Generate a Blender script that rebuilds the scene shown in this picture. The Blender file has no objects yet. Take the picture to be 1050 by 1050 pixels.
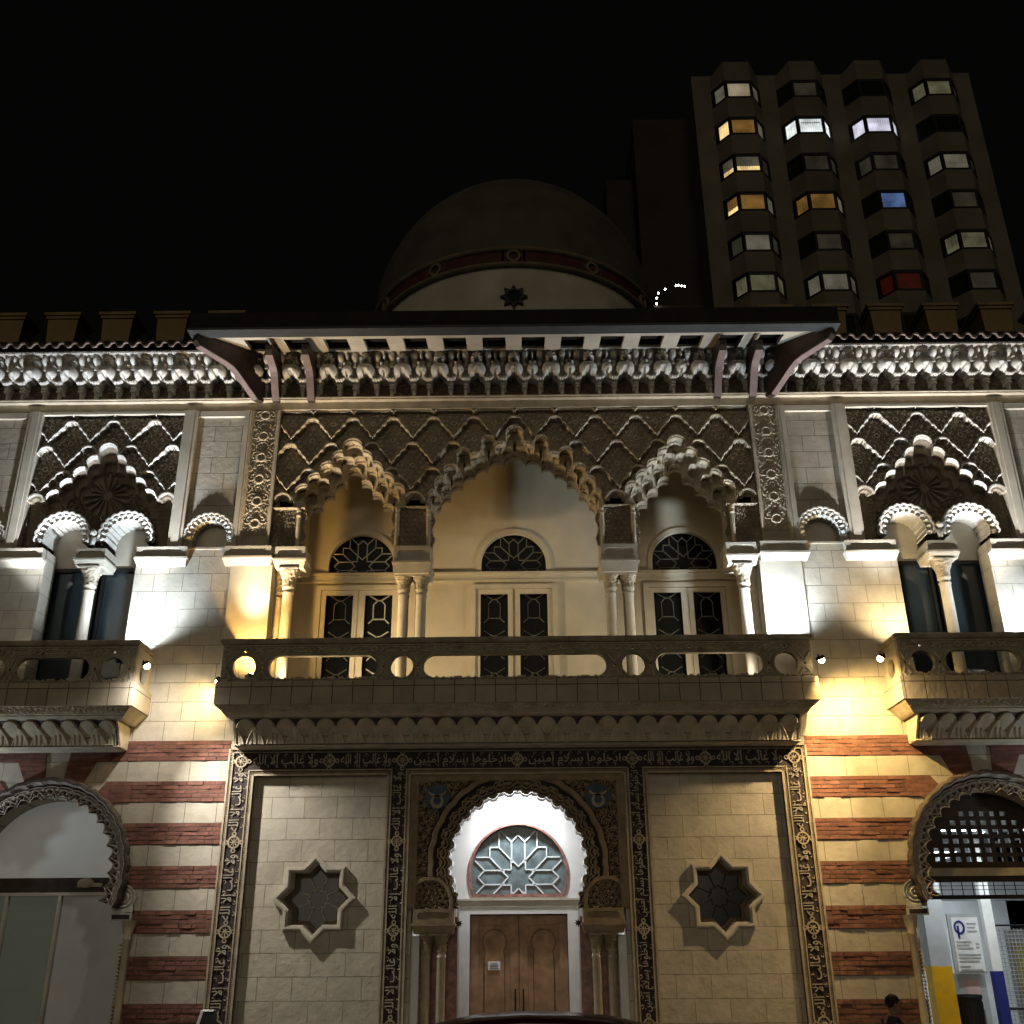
import bpy, math, random
import numpy as np
from mathutils import Vector, Matrix, geometry
PI = math.pi
rnd = random.Random(7)
SC = bpy.context.scene
COL = SC.collection

# ------------------------------------------------------------------ helpers
def link(o, parent=None):
    COL.objects.link(o)
    if parent is not None:
        o.parent = parent
    return o

def tag(o, label=None, cat=None, group=None, kind=None):
    for k, v in (('label', label), ('category', cat), ('group', group), ('kind', kind)):
        if v:
            o[k] = v
    return o

def empty(name, loc=(0, 0, 0), label=None, cat=None, group=None, rz=0.0):
    o = bpy.data.objects.new(name, None)
    o.empty_display_size = 0.2
    o.location = loc
    o.rotation_euler = (0, 0, rz)
    link(o)
    return tag(o, label, cat, group)

class MB:
    """collects geometry and links it as ONE mesh object"""
    def __init__(self):
        self.v = []; self.f = []
    def add(self, vs, fs):
        n = len(self.v)
        self.v.extend([tuple(p) for p in vs])
        self.f.extend([tuple(i + n for i in f) for f in fs])
        return self
    def box(self, x0, x1, y0, y1, z0, z1):
        if x0 > x1: x0, x1 = x1, x0
        vs = [(x0, y0, z0), (x1, y0, z0), (x1, y1, z0), (x0, y1, z0), (x0, y0, z1), (x1, y0, z1), (x1, y1, z1), (x0, y1, z1)]
        fs = [(0, 3, 2, 1), (4, 5, 6, 7), (0, 1, 5, 4), (1, 2, 6, 5), (2, 3, 7, 6), (3, 0, 4, 7)]
        return self.add(vs, fs)
    def hexa(self, b, t):
        """bottom quad b, top quad t (counter clockwise seen from above)"""
        return self.add(list(b) + list(t), [(0, 3, 2, 1), (4, 5, 6, 7), (0, 1, 5, 4), (1, 2, 6, 5), (2, 3, 7, 6), (3, 0, 4, 7)])
    def plate(self, loops, y0, y1, xf=None):
        """flat slab in the XZ plane with holes, front at y0, back at y1"""
        L = []
        for i, lp in enumerate(loops):
            a = sum(lp[k][0] * lp[(k + 1) % len(lp)][1] - lp[(k + 1) % len(lp)][0] * lp[k][1] for k in range(len(lp)))
            ccw = a > 0
            if ccw != (i == 0): lp = lp[::-1]
            L.append(lp)
        tris = geometry.tessellate_polygon([[Vector((p[0], p[1], 0)) for p in lp] for lp in L])
        flat = [p for lp in L for p in lp]
        n = len(flat)
        vs = [(p[0], y0, p[1]) for p in flat] + [(p[0], y1, p[1]) for p in flat]
        fs = []
        for t in tris:
            a, b, c = t
            A = (flat[b][0] - flat[a][0]) * (flat[c][1] - flat[a][1]) - (flat[c][0] - flat[a][0]) * (flat[b][1] - flat[a][1])
            if A < 0: a, c = c, a
            fs.append((a, b, c)); fs.append((c + n, b + n, a + n))
        k0 = 0
        for lp in L:
            m = len(lp)
            for k in range(m):
                i, j = k0 + k, k0 + (k + 1) % m
                fs.append((j, i, i + n, j + n))
            k0 += m
        if xf: vs = [xf(p) for p in vs]
        return self.add(vs, fs)
    def sweep(self, path, closed_caps=True):
        """list of rings (lists of points) joined with quads"""
        m = len(path[0])
        vs = [p for r in path for p in r]
        fs = []
        for i in range(len(path) - 1):
            for k in range(m - 1):
                a = i * m + k
                fs.append((a, a + 1, a + 1 + m, a + m))
        return self.add(vs, fs)
    def tube(self, pts, r, n=8, cap=True, r2=None):
        pts = [Vector(p) for p in pts]
        rings = []
        up = Vector((0, 0, 1))
        for i, p in enumerate(pts):
            d = (pts[min(i + 1, len(pts) - 1)] - pts[max(i - 1, 0)]).normalized()
            a = d.cross(up)
            if a.length < 1e-3: a = d.cross(Vector((1, 0, 0)))
            a.normalize(); b = a.cross(d)
            rr = r if r2 is None else r + (r2 - r) * i / (len(pts) - 1)
            rings.append([p + (a * math.cos(t) + b * math.sin(t)) * rr for t in [2 * PI * k / n for k in range(n)]])
        vs = [q for R in rings for q in R]; fs = []
        for i in range(len(rings) - 1):
            for k in range(n):
                a, b = i * n + k, i * n + (k + 1) % n
                fs.append((a, a + n, b + n, b))
        if cap:
            fs.append(tuple(range(n))); fs.append(tuple((len(rings) - 1) * n + k for k in range(n))[::-1])
        return self.add(vs, fs)
    def lathe(self, prof, cx, cy, n=20, a0=0, a1=2 * PI):
        full = abs(a1 - a0 - 2 * PI) < 1e-6
        m = n if full else n + 1
        vs = [(cx + r * math.cos(a0 + (a1 - a0) * k / n), cy + r * math.sin(a0 + (a1 - a0) * k / n), z) for r, z in prof for k in range(m)]
        fs = []
        for i in range(len(prof) - 1):
            for k in range(n):
                a, b = i * m + k, i * m + (k + 1) % m
                fs.append((a, b, b + m, a + m))
        return self.add(vs, fs)
    def ell(self, c, rx, ry, rz, nu=14, nv=8):
        vs = []; fs = []
        for i in range(nv + 1):
            t = PI * i / nv
            for k in range(nu):
                p = 2 * PI * k / nu
                vs.append((c[0] + rx * math.sin(t) * math.cos(p), c[1] + ry * math.sin(t) * math.sin(p), c[2] - rz * math.cos(t)))
        for i in range(nv):
            for k in range(nu):
                a, b = i * nu + k, i * nu + (k + 1) % nu
                fs.append((a, b, b + nu, a + nu))
        return self.add(vs, fs)
    def build(self, name, mat, parent=None, smooth=False):
        me = bpy.data.meshes.new(name)
        me.from_pydata(self.v, [], self.f)
        me.validate()
        me.materials.append(mat)
        if smooth: me.shade_smooth()
        return link(bpy.data.objects.new(name, me), parent)

def grid_mesh(name, X, Y, Z, mask, mat, parent=None, smooth=False, extra=None, mat2=None, sel=None):
    """heightfield style relief from numpy grids"""
    nz, nx = X.shape
    idx = np.arange(nz * nx).reshape(nz, nx)
    a, b, c, d = idx[:-1, :-1], idx[:-1, 1:], idx[1:, 1:], idx[1:, :-1]
    ok = mask[:-1, :-1] & mask[:-1, 1:] & mask[1:, 1:] & mask[1:, :-1]
    q = np.stack([a[ok], b[ok], c[ok], d[ok]], 1)
    used, inv = np.unique(q.ravel(), return_inverse=True)
    q = inv.reshape(-1, 4)
    co = np.stack([X.ravel()[used], Y.ravel()[used], Z.ravel()[used]], 1).astype(np.float32)
    if extra is not None:
        n0 = len(co)
        co = np.vstack([co, np.array(extra.v, np.float32)])
        ex = [tuple(i + n0 for i in f) for f in extra.f]
        loops = np.concatenate([q.ravel()] + [np.array(f) for f in ex]).astype(np.int32)
        tot = np.concatenate([np.full(len(q), 4), np.array([len(f) for f in ex])]).astype(np.int32)
    else:
        loops = q.ravel().astype(np.int32); tot = np.full(len(q), 4, np.int32)
    start = np.concatenate([[0], np.cumsum(tot)[:-1]]).astype(np.int32)
    me = bpy.data.meshes.new(name)
    me.vertices.add(len(co)); me.vertices.foreach_set('co', co.ravel())
    me.loops.add(len(loops)); me.loops.foreach_set('vertex_index', loops)
    me.polygons.add(len(tot)); me.polygons.foreach_set('loop_start', start)
    me.update(calc_edges=True); me.validate()
    me.materials.append(mat)
    if mat2 is not None:
        me.materials.append(mat2)
        mi = (sel[:-1, :-1] & sel[1:, 1:])[ok].astype(np.int32)
        me.polygons.foreach_set('material_index', mi)
    if smooth: me.shade_smooth()
    return link(bpy.data.objects.new(name, me), parent)

def relief(name, x0, x1, z0, z1, res, fn, mat, parent, smooth=False, extra=None, mat2=None):
    nx = max(2, int(round((x1 - x0) / res)) + 1); nz = max(2, int(round((z1 - z0) / res)) + 1)
    X, Z = np.meshgrid(np.linspace(x0, x1, nx), np.linspace(z0, z1, nz))
    r_ = fn(X, Z)
    Y, mask = r_[0], r_[1]
    return grid_mesh(name, X, Y, Z, mask, mat, parent, smooth, extra, mat2, r_[2] if len(r_) > 2 else None)

def copy_part(o, parent, dx=0.0, dy=0.0, dz=0.0):
    c = o.copy(); link(c, parent)
    c.location = (o.location[0] + dx, o.location[1] + dy, o.location[2] + dz)
    return c

def copy_tree(o, parent=None):
    c = o.copy(); link(c, parent)
    for ch in list(o.children): copy_tree(ch, c)
    return c

def sstep(a, b, x):
    t = np.clip((x - a) / (b - a), 0, 1)
    return t * t * (3 - 2 * t)

def arabesque(X, Z, s, arms=1, tight=0.24):
    """carved scrollwork: touching spirals of alternating hand, -1..1"""
    best = np.full(X.shape, 1e9); out = np.zeros(X.shape)
    j0 = np.round(Z / (s * 0.866))
    for dj in (-1, 0, 1):
        j = j0 + dj
        off = (j % 2) * 0.5
        i0 = np.round(X / s - off)
        for di in (-1, 0, 1):
            i = i0 + di
            cx = (i + off) * s; cz = j * s * 0.866
            dx, dz = X - cx, Z - cz
            r = np.hypot(dx, dz)
            hand = np.where((i + j) % 2 == 0, 1.0, -1.0)
            th = np.arctan2(dz, dx)
            h = np.cos(hand * th * arms + 2 * PI * r / (s * tight) + j * 1.7)
            leaf = np.cos(3 * th + i) * np.sin(2 * PI * r / (s * 0.37))
            h = np.where(r > 0.40 * s, leaf, h)
            m = r < best
            out = np.where(m, h, out); best = np.where(m, r, best)
    return np.clip(out * 1.6, -1, 1)

# ------------------------------------------------------------------ materials
def mat(name, col, rough=0.8, var=0.12, vscale=3.0, bump=0.15, bscale=40.0, metal=0.0, emit=None, estr=0.0, spec=0.3, stain=None):
    m = bpy.data.materials.new(name); m.use_nodes = True
    nt = m.node_tree; N = nt.nodes; L = nt.links
    b = N['Principled BSDF']
    b.inputs['Roughness'].default_value = rough; b.inputs['Metallic'].default_value = metal
    b.inputs['Specular IOR Level'].default_value = spec
    tc = N.new('ShaderNodeTexCoord')
    n1 = N.new('ShaderNodeTexNoise'); n1.inputs['Scale'].default_value = vscale; n1.inputs['Detail'].default_value = 6
    L.new(tc.outputs['Object'], n1.inputs['Vector'])
    mx = N.new('ShaderNodeMixRGB'); mx.blend_type = 'MIX'
    c = Vector(col)
    d = stain if stain else tuple(c * (1 - 2.2 * var))
    mx.inputs[1].default_value = (*(c * (1 + var * 0.6)), 1); mx.inputs[2].default_value = (*d, 1)
    rp = N.new('ShaderNodeMapRange'); rp.inputs[1].default_value = 0.35; rp.inputs[2].default_value = 0.72
    L.new(n1.outputs['Fac'], rp.inputs[0]); L.new(rp.outputs[0], mx.inputs[0])
    L.new(mx.outputs[0], b.inputs['Base Color'])
    if bump:
        n2 = N.new('ShaderNodeTexNoise'); n2.inputs['Scale'].default_value = bscale; n2.inputs['Detail'].default_value = 5
        L.new(tc.outputs['Object'], n2.inputs['Vector'])
        bp = N.new('ShaderNodeBump'); bp.inputs['Strength'].default_value = bump; bp.inputs['Distance'].default_value = 0.02
        L.new(n2.outputs['Fac'], bp.inputs['Height']); L.new(bp.outputs['Normal'], b.inputs['Normal'])
    if emit:
        b.inputs['Emission Color'].default_value = (*emit, 1); b.inputs['Emission Strength'].default_value = estr
    return m

def brick_mat(name, c1, c2, mortar, bw, rh, ms, zoff, bump, rough=0.85, var=0.3, xoff=0.0, nscale=1.2, bias=0.0):
    m = bpy.data.materials.new(name); m.use_nodes = True
    nt = m.node_tree; N = nt.nodes; L = nt.links
    b = N['Principled BSDF']; b.inputs['Roughness'].default_value = rough; b.inputs['Specular IOR Level'].default_value = 0.25
    tc = N.new('ShaderNodeTexCoord'); sp = N.new('ShaderNodeSeparateXYZ'); cb = N.new('ShaderNodeCombineXYZ')
    L.new(tc.outputs['Object'], sp.inputs[0])
    ad = N.new('ShaderNodeMath'); ad.operation = 'ADD'; ad.inputs[1].default_value = zoff
    ax = N.new('ShaderNodeMath'); ax.operation = 'ADD'; ax.inputs[1].default_value = xoff
    L.new(sp.outputs['Z'], ad.inputs[0]); L.new(sp.outputs['X'], ax.inputs[0])
    L.new(ax.outputs[0], cb.inputs[0]); L.new(ad.outputs[0], cb.inputs[1])
    wob = N.new('ShaderNodeTexNoise'); wob.inputs['Scale'].default_value = 7.0; wob.inputs['Detail'].default_value = 3
    L.new(tc.outputs['Object'], wob.inputs['Vector'])
    vm = N.new('ShaderNodeVectorMath'); vm.operation = 'MULTIPLY_ADD'
    vm.inputs[1].default_value = (ms * 2.2,) * 3
    L.new(wob.outputs['Color'], vm.inputs[0]); L.new(cb.outputs[0], vm.inputs[2])
    br = N.new('ShaderNodeTexBrick'); br.offset = 0.5
    br.inputs['Scale'].default_value = 1.0; br.inputs['Brick Width'].default_value = bw; br.inputs['Row Height'].default_value = rh
    br.inputs['Mortar Size'].default_value = ms; br.inputs['Mortar Smooth'].default_value = 0.3; br.inputs['Bias'].default_value = bias
    br.inputs['Color1'].default_value = (*c1, 1); br.inputs['Color2'].default_value = (*c2, 1); br.inputs['Mortar'].default_value = (*mortar, 1)
    L.new(vm.outputs[0], br.inputs['Vector'])
    n1 = N.new('ShaderNodeTexNoise'); n1.inputs['Scale'].default_value = nscale; n1.inputs['Detail'].default_value = 8; n1.inputs['Roughness'].default_value = 0.65
    L.new(tc.outputs['Object'], n1.inputs['Vector'])
    rp = N.new('ShaderNodeMapRange'); rp.inputs[1].default_value = 0.3; rp.inputs[2].default_value = 0.75; rp.inputs[3].default_value = 1.08; rp.inputs[4].default_value = 1 - var
    L.new(n1.outputs['Fac'], rp.inputs[0])
    mu = N.new('ShaderNodeMixRGB'); mu.blend_type = 'MULTIPLY'; mu.inputs[0].default_value = 1
    L.new(br.outputs['Color'], mu.inputs[1]); L.new(rp.outputs[0], mu.inputs[2])
    L.new(mu.outputs[0], b.inputs['Base Color'])
    n2 = N.new('ShaderNodeTexNoise'); n2.inputs['Scale'].default_value = 9.0; n2.inputs['Detail'].default_value = 8
    L.new(tc.outputs['Object'], n2.inputs['Vector'])
    hm = N.new('ShaderNodeMath'); hm.operation = 'MULTIPLY_ADD'; hm.inputs[1].default_value = -1.0
    sc = N.new('ShaderNodeMath'); sc.operation = 'MULTIPLY'; sc.inputs[1].default_value = 0.42
    L.new(n2.outputs['Fac'], sc.inputs[0]); L.new(br.outputs['Fac'], hm.inputs[0]); L.new(sc.outputs[0], hm.inputs[2])
    bp = N.new('ShaderNodeBump'); bp.inputs['Strength'].default_value = 1.0; bp.inputs['Distance'].default_value = bump
    L.new(hm.outputs[0], bp.inputs['Height']); L.new(bp.outputs['Normal'], b.inputs['Normal'])
    return m

STRIPE = 0.385
M = {}
M['stone'] = brick_mat('cream_stone_blocks', (0.52, 0.47, 0.385), (0.465, 0.42, 0.34), (0.25, 0.215, 0.165), 0.60, STRIPE, 0.0055, 30 * STRIPE - 6.17, 0.022, nscale=2.2)
M['panelstone'] = brick_mat('rough_stone_blocks', (0.53, 0.475, 0.38), (0.465, 0.415, 0.33), (0.29, 0.25, 0.18), 0.62, 0.39, 0.0055, 3.1, 0.028, nscale=2.5)
M['brick'] = brick_mat('red_brick', (0.27, 0.120, 0.088), (0.17, 0.072, 0.055), (0.20, 0.12, 0.09), 0.30, 0.077, 0.008, 30 * STRIPE - 6.17, 0.03, var=0.45, nscale=5)
M['smooth'] = mat('smooth_cream_stone', (0.54, 0.49, 0.40), 0.8, 0.09, 2.5, 0.12, 30)
M['carved'] = mat('carved_cast_stone', (0.50, 0.43, 0.32), 0.85, 0.12, 4.0, 0.2, 60)
M['sebka'] = mat('shade_toned_stucco', (0.345, 0.29, 0.215), 0.88, 0.16, 3.0, 0.35, 45)  # shade under the hoods put into the field colour
M['niche'] = mat('niche_recess_shade', (0.20, 0.155, 0.11), 0.9, 0.2, 8, 0.3, 60)  # shade of the cornice niches painted as a darker tone
M['slot'] = mat('cell_recess_shade', (0.13, 0.10, 0.07), 0.9, 0.2, 8, 0.2, 60)  # shade of the cell slots and grooves put into the colour
M['sebkashade'] = mat('shade_toned_side_stucco', (0.26, 0.215, 0.16), 0.88, 0.16, 3.0, 0.35, 45)  # side bay fields, painted darker to stand in for hood shade
M['cornice'] = mat('pale_cornice_stucco', (0.67, 0.64, 0.58), 0.85, 0.12, 4.0, 0.2, 50)
M['parapet'] = mat('stippled_parapet_stone', (0.33, 0.285, 0.21), 0.88, 0.2, 4.0, 0.5, 35)
M['doorpaint'] = mat('cream_door_paint', (0.68, 0.60, 0.46), 0.6, 0.05, 3.0, 0.05, 25)
M['leadshade'] = mat('shaded_glazing_bar', (0.16, 0.15, 0.12), 0.5, 0.05, 5.0, 0.0)  # darker copy of the loggia glazing bars, shade put in the colour
M['strap'] = mat('highlight_toned_relief', (0.47, 0.41, 0.31), 0.85, 0.2, 9.0, 0.3, 50)  # relief highlights put into the colour, paler than the parapet
M['plaster'] = mat('ochre_cream_plaster', (0.66, 0.58, 0.43), 0.85, 0.07, 1.5, 0.1, 25)
M['white'] = mat('white_plaster', (0.74, 0.73, 0.71), 0.7, 0.05, 2.0, 0.05, 20)
M['whitepaint'] = mat('white_paint', (0.80, 0.80, 0.78), 0.5, 0.05, 5.0, 0.03, 20)
M['lead'] = mat('white_glazing_bar', (0.50, 0.54, 0.55), 0.5, 0.03, 5.0, 0.0)
M['leaddim'] = mat('grey_glazing_bar', (0.52, 0.50, 0.42), 0.5, 0.05, 5.0, 0.0)
M['darkwood'] = mat('dark_brown_timber', (0.045, 0.028, 0.018), 0.6, 0.2, 6.0, 0.2, 30)
M['blackwood'] = mat('black_brown_timber', (0.016, 0.012, 0.008), 0.75, 0.2, 3.0, 0.1, 30)
M['fasciaedge'] = mat('grey_metal_edge', (0.05, 0.054, 0.056), 0.5, 0.1, 3.0, 0.05, 30)
M['soffit'] = mat('cream_soffit_board', (0.48, 0.43, 0.35), 0.7, 0.08, 2.0, 0.08, 30)
M['mauve'] = mat('mauve_painted_edge', (0.19, 0.135, 0.125), 0.6, 0.1, 6.0, 0.1, 40)
M['tile'] = mat('clay_roof_tile', (0.27, 0.21, 0.18), 0.75, 0.2, 6.0, 0.2, 40)
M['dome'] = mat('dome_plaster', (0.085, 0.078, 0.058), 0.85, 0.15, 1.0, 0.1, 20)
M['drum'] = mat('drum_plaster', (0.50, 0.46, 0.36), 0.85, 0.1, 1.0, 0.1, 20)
M['redband'] = mat('dark_red_band', (0.075, 0.024, 0.017), 0.8, 0.15, 3.0, 0.1, 20)
M['bandgold'] = mat('buff_band_trim', (0.17, 0.135, 0.085), 0.8, 0.15, 3.0, 0.1, 20)
M['merlon'] = mat('buff_merlon_stucco', (0.235, 0.17, 0.075), 0.85, 0.12, 2.0, 0.1, 20)
M['letterback'] = mat('black_enamel_ground', (0.045, 0.033, 0.032), 0.8, 0.2, 6.0, 0.2, 60)
M['letter'] = mat('pale_raised_lettering', (0.42, 0.37, 0.29), 0.7, 0.1, 8.0, 0.1, 60)
M['trim'] = mat('buff_frame_trim', (0.42, 0.35, 0.25), 0.8, 0.12, 6.0, 0.2, 60)
M['rope'] = mat('brown_frame_ground', (0.17, 0.125, 0.085), 0.85, 0.15, 6.0, 0.3, 60)
M['spandrel'] = mat('brown_carved_spandrel', (0.30, 0.235, 0.15), 0.85, 0.15, 5.0, 0.3, 60)
M['blue'] = mat('blue_grey_medallion', (0.085, 0.12, 0.15), 0.8, 0.15, 8.0, 0.2, 60)
M['marble'] = mat('red_marble', (0.27, 0.13, 0.105), 0.35, 0.22, 9.0, 0.0, stain=(0.10, 0.055, 0.05))
M['bronze'] = mat('tan_column_stone', (0.38, 0.32, 0.225), 0.55, 0.1, 6.0, 0.1, 40)
M['oak'] = mat('brown_oak_door', (0.34, 0.20, 0.105), 0.45, 0.18, 5.0, 0.1, 30)
M['oakdark'] = mat('dark_oak_groove', (0.17, 0.095, 0.045), 0.6, 0.18, 5.0, 0.1, 30)
M['iron'] = mat('black_iron', (0.012, 0.012, 0.012), 0.5, 0.1, 5.0, 0.0)
M['glass'] = mat('dark_window_glass', (0.018, 0.026, 0.030), 0.07, 0.1, 1.0, 0.0, spec=0.5)
M['blackglass'] = mat('black_door_glass', (0.006, 0.006, 0.005), 0.12, 0.1, 1.0, 0.0, spec=0.06)
M['doorglass'] = mat('blue_grey_fanlight_glass', (0.10, 0.135, 0.145), 0.25, 0.25, 5.0, 0.0, spec=0.5)
M['starglass'] = mat('greenish_star_glass', (0.012, 0.014, 0.010), 0.15, 0.3, 5.0, 0.0, spec=0.5)
M['shade'] = mat('pale_window_blind', (0.46, 0.46, 0.43), 0.7, 0.06, 1.6, 0.02, 10, emit=(0.50, 0.50, 0.45), estr=0.14)  # faint emission stands in for room light behind the blind
M['lowerblind'] = mat('grey_lower_blind', (0.40, 0.385, 0.35), 0.7, 0.10, 1.2, 0.02, 10, emit=(0.42, 0.40, 0.36), estr=0.05)  # weaker emission, room light put into the material
M['greenglass'] = mat('green_tinted_glass', (0.075, 0.085, 0.065), 0.12, 0.2, 0.8, 0.0, spec=0.5, emit=(0.24, 0.25, 0.18), estr=0.13)  # glow in the glass stands in for light from inside
M['garage'] = mat('painted_garage_wall', (0.52, 0.54, 0.55), 0.75, 0.12, 1.5, 0.1, 20)
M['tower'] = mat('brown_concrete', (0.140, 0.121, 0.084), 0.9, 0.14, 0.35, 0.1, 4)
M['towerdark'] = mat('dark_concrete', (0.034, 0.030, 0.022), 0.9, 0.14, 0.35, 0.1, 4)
M['frameblk'] = mat('black_window_frame', (0.010, 0.009, 0.008), 0.5, 0.1, 2.0, 0.0)
M['asphalt'] = mat('asphalt', (0.05, 0.05, 0.05), 0.85, 0.2, 2.0, 0.3, 60)
M['pave'] = mat('concrete_pavement', (0.25, 0.24, 0.22), 0.85, 0.15, 1.5, 0.2, 40)
M['yellow'] = mat('yellow_paint', (0.75, 0.40, 0.01), 0.5, 0.08, 4.0, 0.03, 20)
M['navy'] = mat('navy_paint', (0.02, 0.03, 0.20), 0.5, 0.08, 4.0, 0.03, 20)
M['shadeground'] = mat('shade_toned_ground', (0.085, 0.066, 0.055), 0.85, 0.2, 8, 0.2, 60)  # depth shade of carved recesses put into the colour
M['lamp_w'] = mat('lit_lamp_lens_white', (0.9, 0.9, 0.9), 0.4, 0.0, 1.0, 0.0, emit=(1.0, 0.93, 0.80), estr=30)
M['lamp_y'] = mat('lit_lamp_lens_warm', (0.9, 0.8, 0.6), 0.4, 0.0, 1.0, 0.0, emit=(1.0, 0.78, 0.42), estr=30)

# ------------------------------------------------------------------ the setting
def structure(o):
    o['kind'] = 'structure'; return o
g = MB(); g.add([(-400, -300, -0.15), (400, -300, -0.15), (400, 500, -0.15), (-400, 500, -0.15)], [(0, 1, 2, 3)]); structure(g.build('ground', M['asphalt']))
g = MB(); g.box(-60, 60, -21.5, -5.6, -0.148, -0.143); structure(g.build('road', M['asphalt']))
g = MB(); g.box(-60, 60, -5.45, 0.02, -0.14, 0.0); structure(g.build('pavement', M['pave']))
g = MB(); g.box(-60, 60, -5.6, -5.45, -0.14, -0.006); structure(g.build('kerb', M['smooth']))
g = MB(); g.box(-60, 60, -30, -21.6, -0.14, 0.0); structure(g.build('pavement', M['pave']))

# ------------------------------------------------------------------ the theatre
B = empty('theatre_building', (0, 0, 0), 'cream and red striped Moorish theatre with domed roof, lacy arches and three lit balconies', 'building')

def arc(cx, cz, r, a0, a1, n=40):
    return [(cx + r * math.cos(math.radians(a0 + (a1 - a0) * k / n)), cz + r * math.sin(math.radians(a0 + (a1 - a0) * k / n))) for k in range(n + 1)]
def star_pts(cx, cz, R, inner=0.765, n=8, rot=90):
    out = []
    for k in range(n):
        a = math.radians(rot + 360 / n * k); b = math.radians(rot + 360 / n * (k + 0.5))
        out.append((cx + R * math.cos(a), cz + R * math.sin(a))); out.append((cx + R * inner * math.cos(b), cz + R * inner * math.sin(b)))
    return out
def mir(loop, s):
    return [(p[0] * s, p[1]) for p in loop]

BX = 8.88          # centre of a side bay
STAR = (3.74, 3.28)
garage_hole = [(BX - 1.77, 0.0), (BX - 1.77, 3.28)] + arc(BX, 3.75, 1.36, 200, -20, 48) + [(BX + 1.77, 3.28), (BX + 1.77, 0.0)]
bay_hole = [(7.93, 6.95), (7.93, 10.18), (7.3, 10.18), (7.3, 13.4), (10.46, 13.4), (10.46, 10.18), (9.83 + 0.02, 10.18), (9.85, 6.95)]
bay_hole = [(p[0], p[1]) for p in bay_hole]
blind_hole = [(6.45 - 0.37, 10.2), (6.45 - 0.37, 10.44)] + arc(6.45, 10.44, 0.37, 180, 0, 20) + [(6.45 + 0.37, 10.2)]
blind_hole2 = [(2 * BX - p[0], p[1]) for p in blind_hole]
log_hole = [(-5.06, 6.95), (-5.06, 10.2), (-5.17, 10.2), (-5.17, 13.42), (5.17, 13.42), (5.17, 10.2), (5.06, 10.2), (5.06, 6.95)]
door_hole = [(-1.95, 0.0), (-1.95, 5.47), (1.95, 5.47), (1.95, 0.0)]
holes = [log_hole, door_hole]
for s in (-1, 1):
    holes += [mir(garage_hole, s), mir(bay_hole, s), mir(blind_hole, s), mir(blind_hole2, s), mir(star_pts(*STAR, 0.66), s)]
w = MB(); w.plate([[(-15, -0.3), (15, -0.3), (15, 13.46), (-15, 13.46)]] + holes, 0, 0.5)
wall = w.build('facade_wall', M['stone'], B)
# body behind the facade
bd = MB()
bd.box(-15, -12.6, 0.5, 14, 0, 15.0); bd.box(12.6, 15, 0.5, 14, 0, 15.0)
bd.box(-12.6, 12.6, 13.5, 14, 0, 15.0); bd.box(-12.6, 12.6, 0.05, 13.5, 14.86, 15.0)
bd.box(-12.6, 12.6, 2.6, 2.8, 6, 14.86)
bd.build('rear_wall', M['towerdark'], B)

# rough stone panels either side of the door
for s in (-1, 1):
    p = MB(); x0, x1 = sorted((2.48 * s, 5.03 * s))
    p.plate([[(x0, 0.0), (x1, 0.0), (x1, 5.47), (x0, 5.47)], mir(star_pts(*STAR, 0.66), s)], -0.006, -0.001)
    p.build('stone_panel', M['panelstone'], B)

# brick stripes of the side bays
def stripes(m, s):
    """one bay, inner side: everything in +x, mirrored by s"""
    L = []
    for k in range(8):
        z1 = 6.17 - 2 * STRIPE * k; z0 = z1 - STRIPE
        if z0 < -0.2: z0 = 0.0
        if z1 < 0.1: break
        if k == 0:
            L.append([(5.56, z0), (8.12, z0), (8.33, 5.36), (8.70, 5.43), (8.62, z1), (5.56, z1)])
            L.append([(5.56 + 0, z1)] * 3) if False else None
        elif k == 1:
            L.append([(5.56, z0), (7.62, z0), (7.98, 4.78), (8.2, 4.98), (7.86, z1), (5.56, z1)])
        else:
            def edge(z):
                d = 1.69 ** 2 - (z - 3.75) ** 2
                return BX - (math.sqrt(d) if d > 0 and z > 3.3 else 1.70)
            L.append([(5.56, z0), (edge(z0), z0), (edge((z0 + z1) / 2), (z0 + z1) / 2), (edge(z1), z1), (5.56, z1)])
    return [l for l in L if l]
M['mortar'] = mat('brick_mortar', (0.15, 0.095, 0.075), 0.95, 0.2, 8, 0.3, 60)
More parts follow.
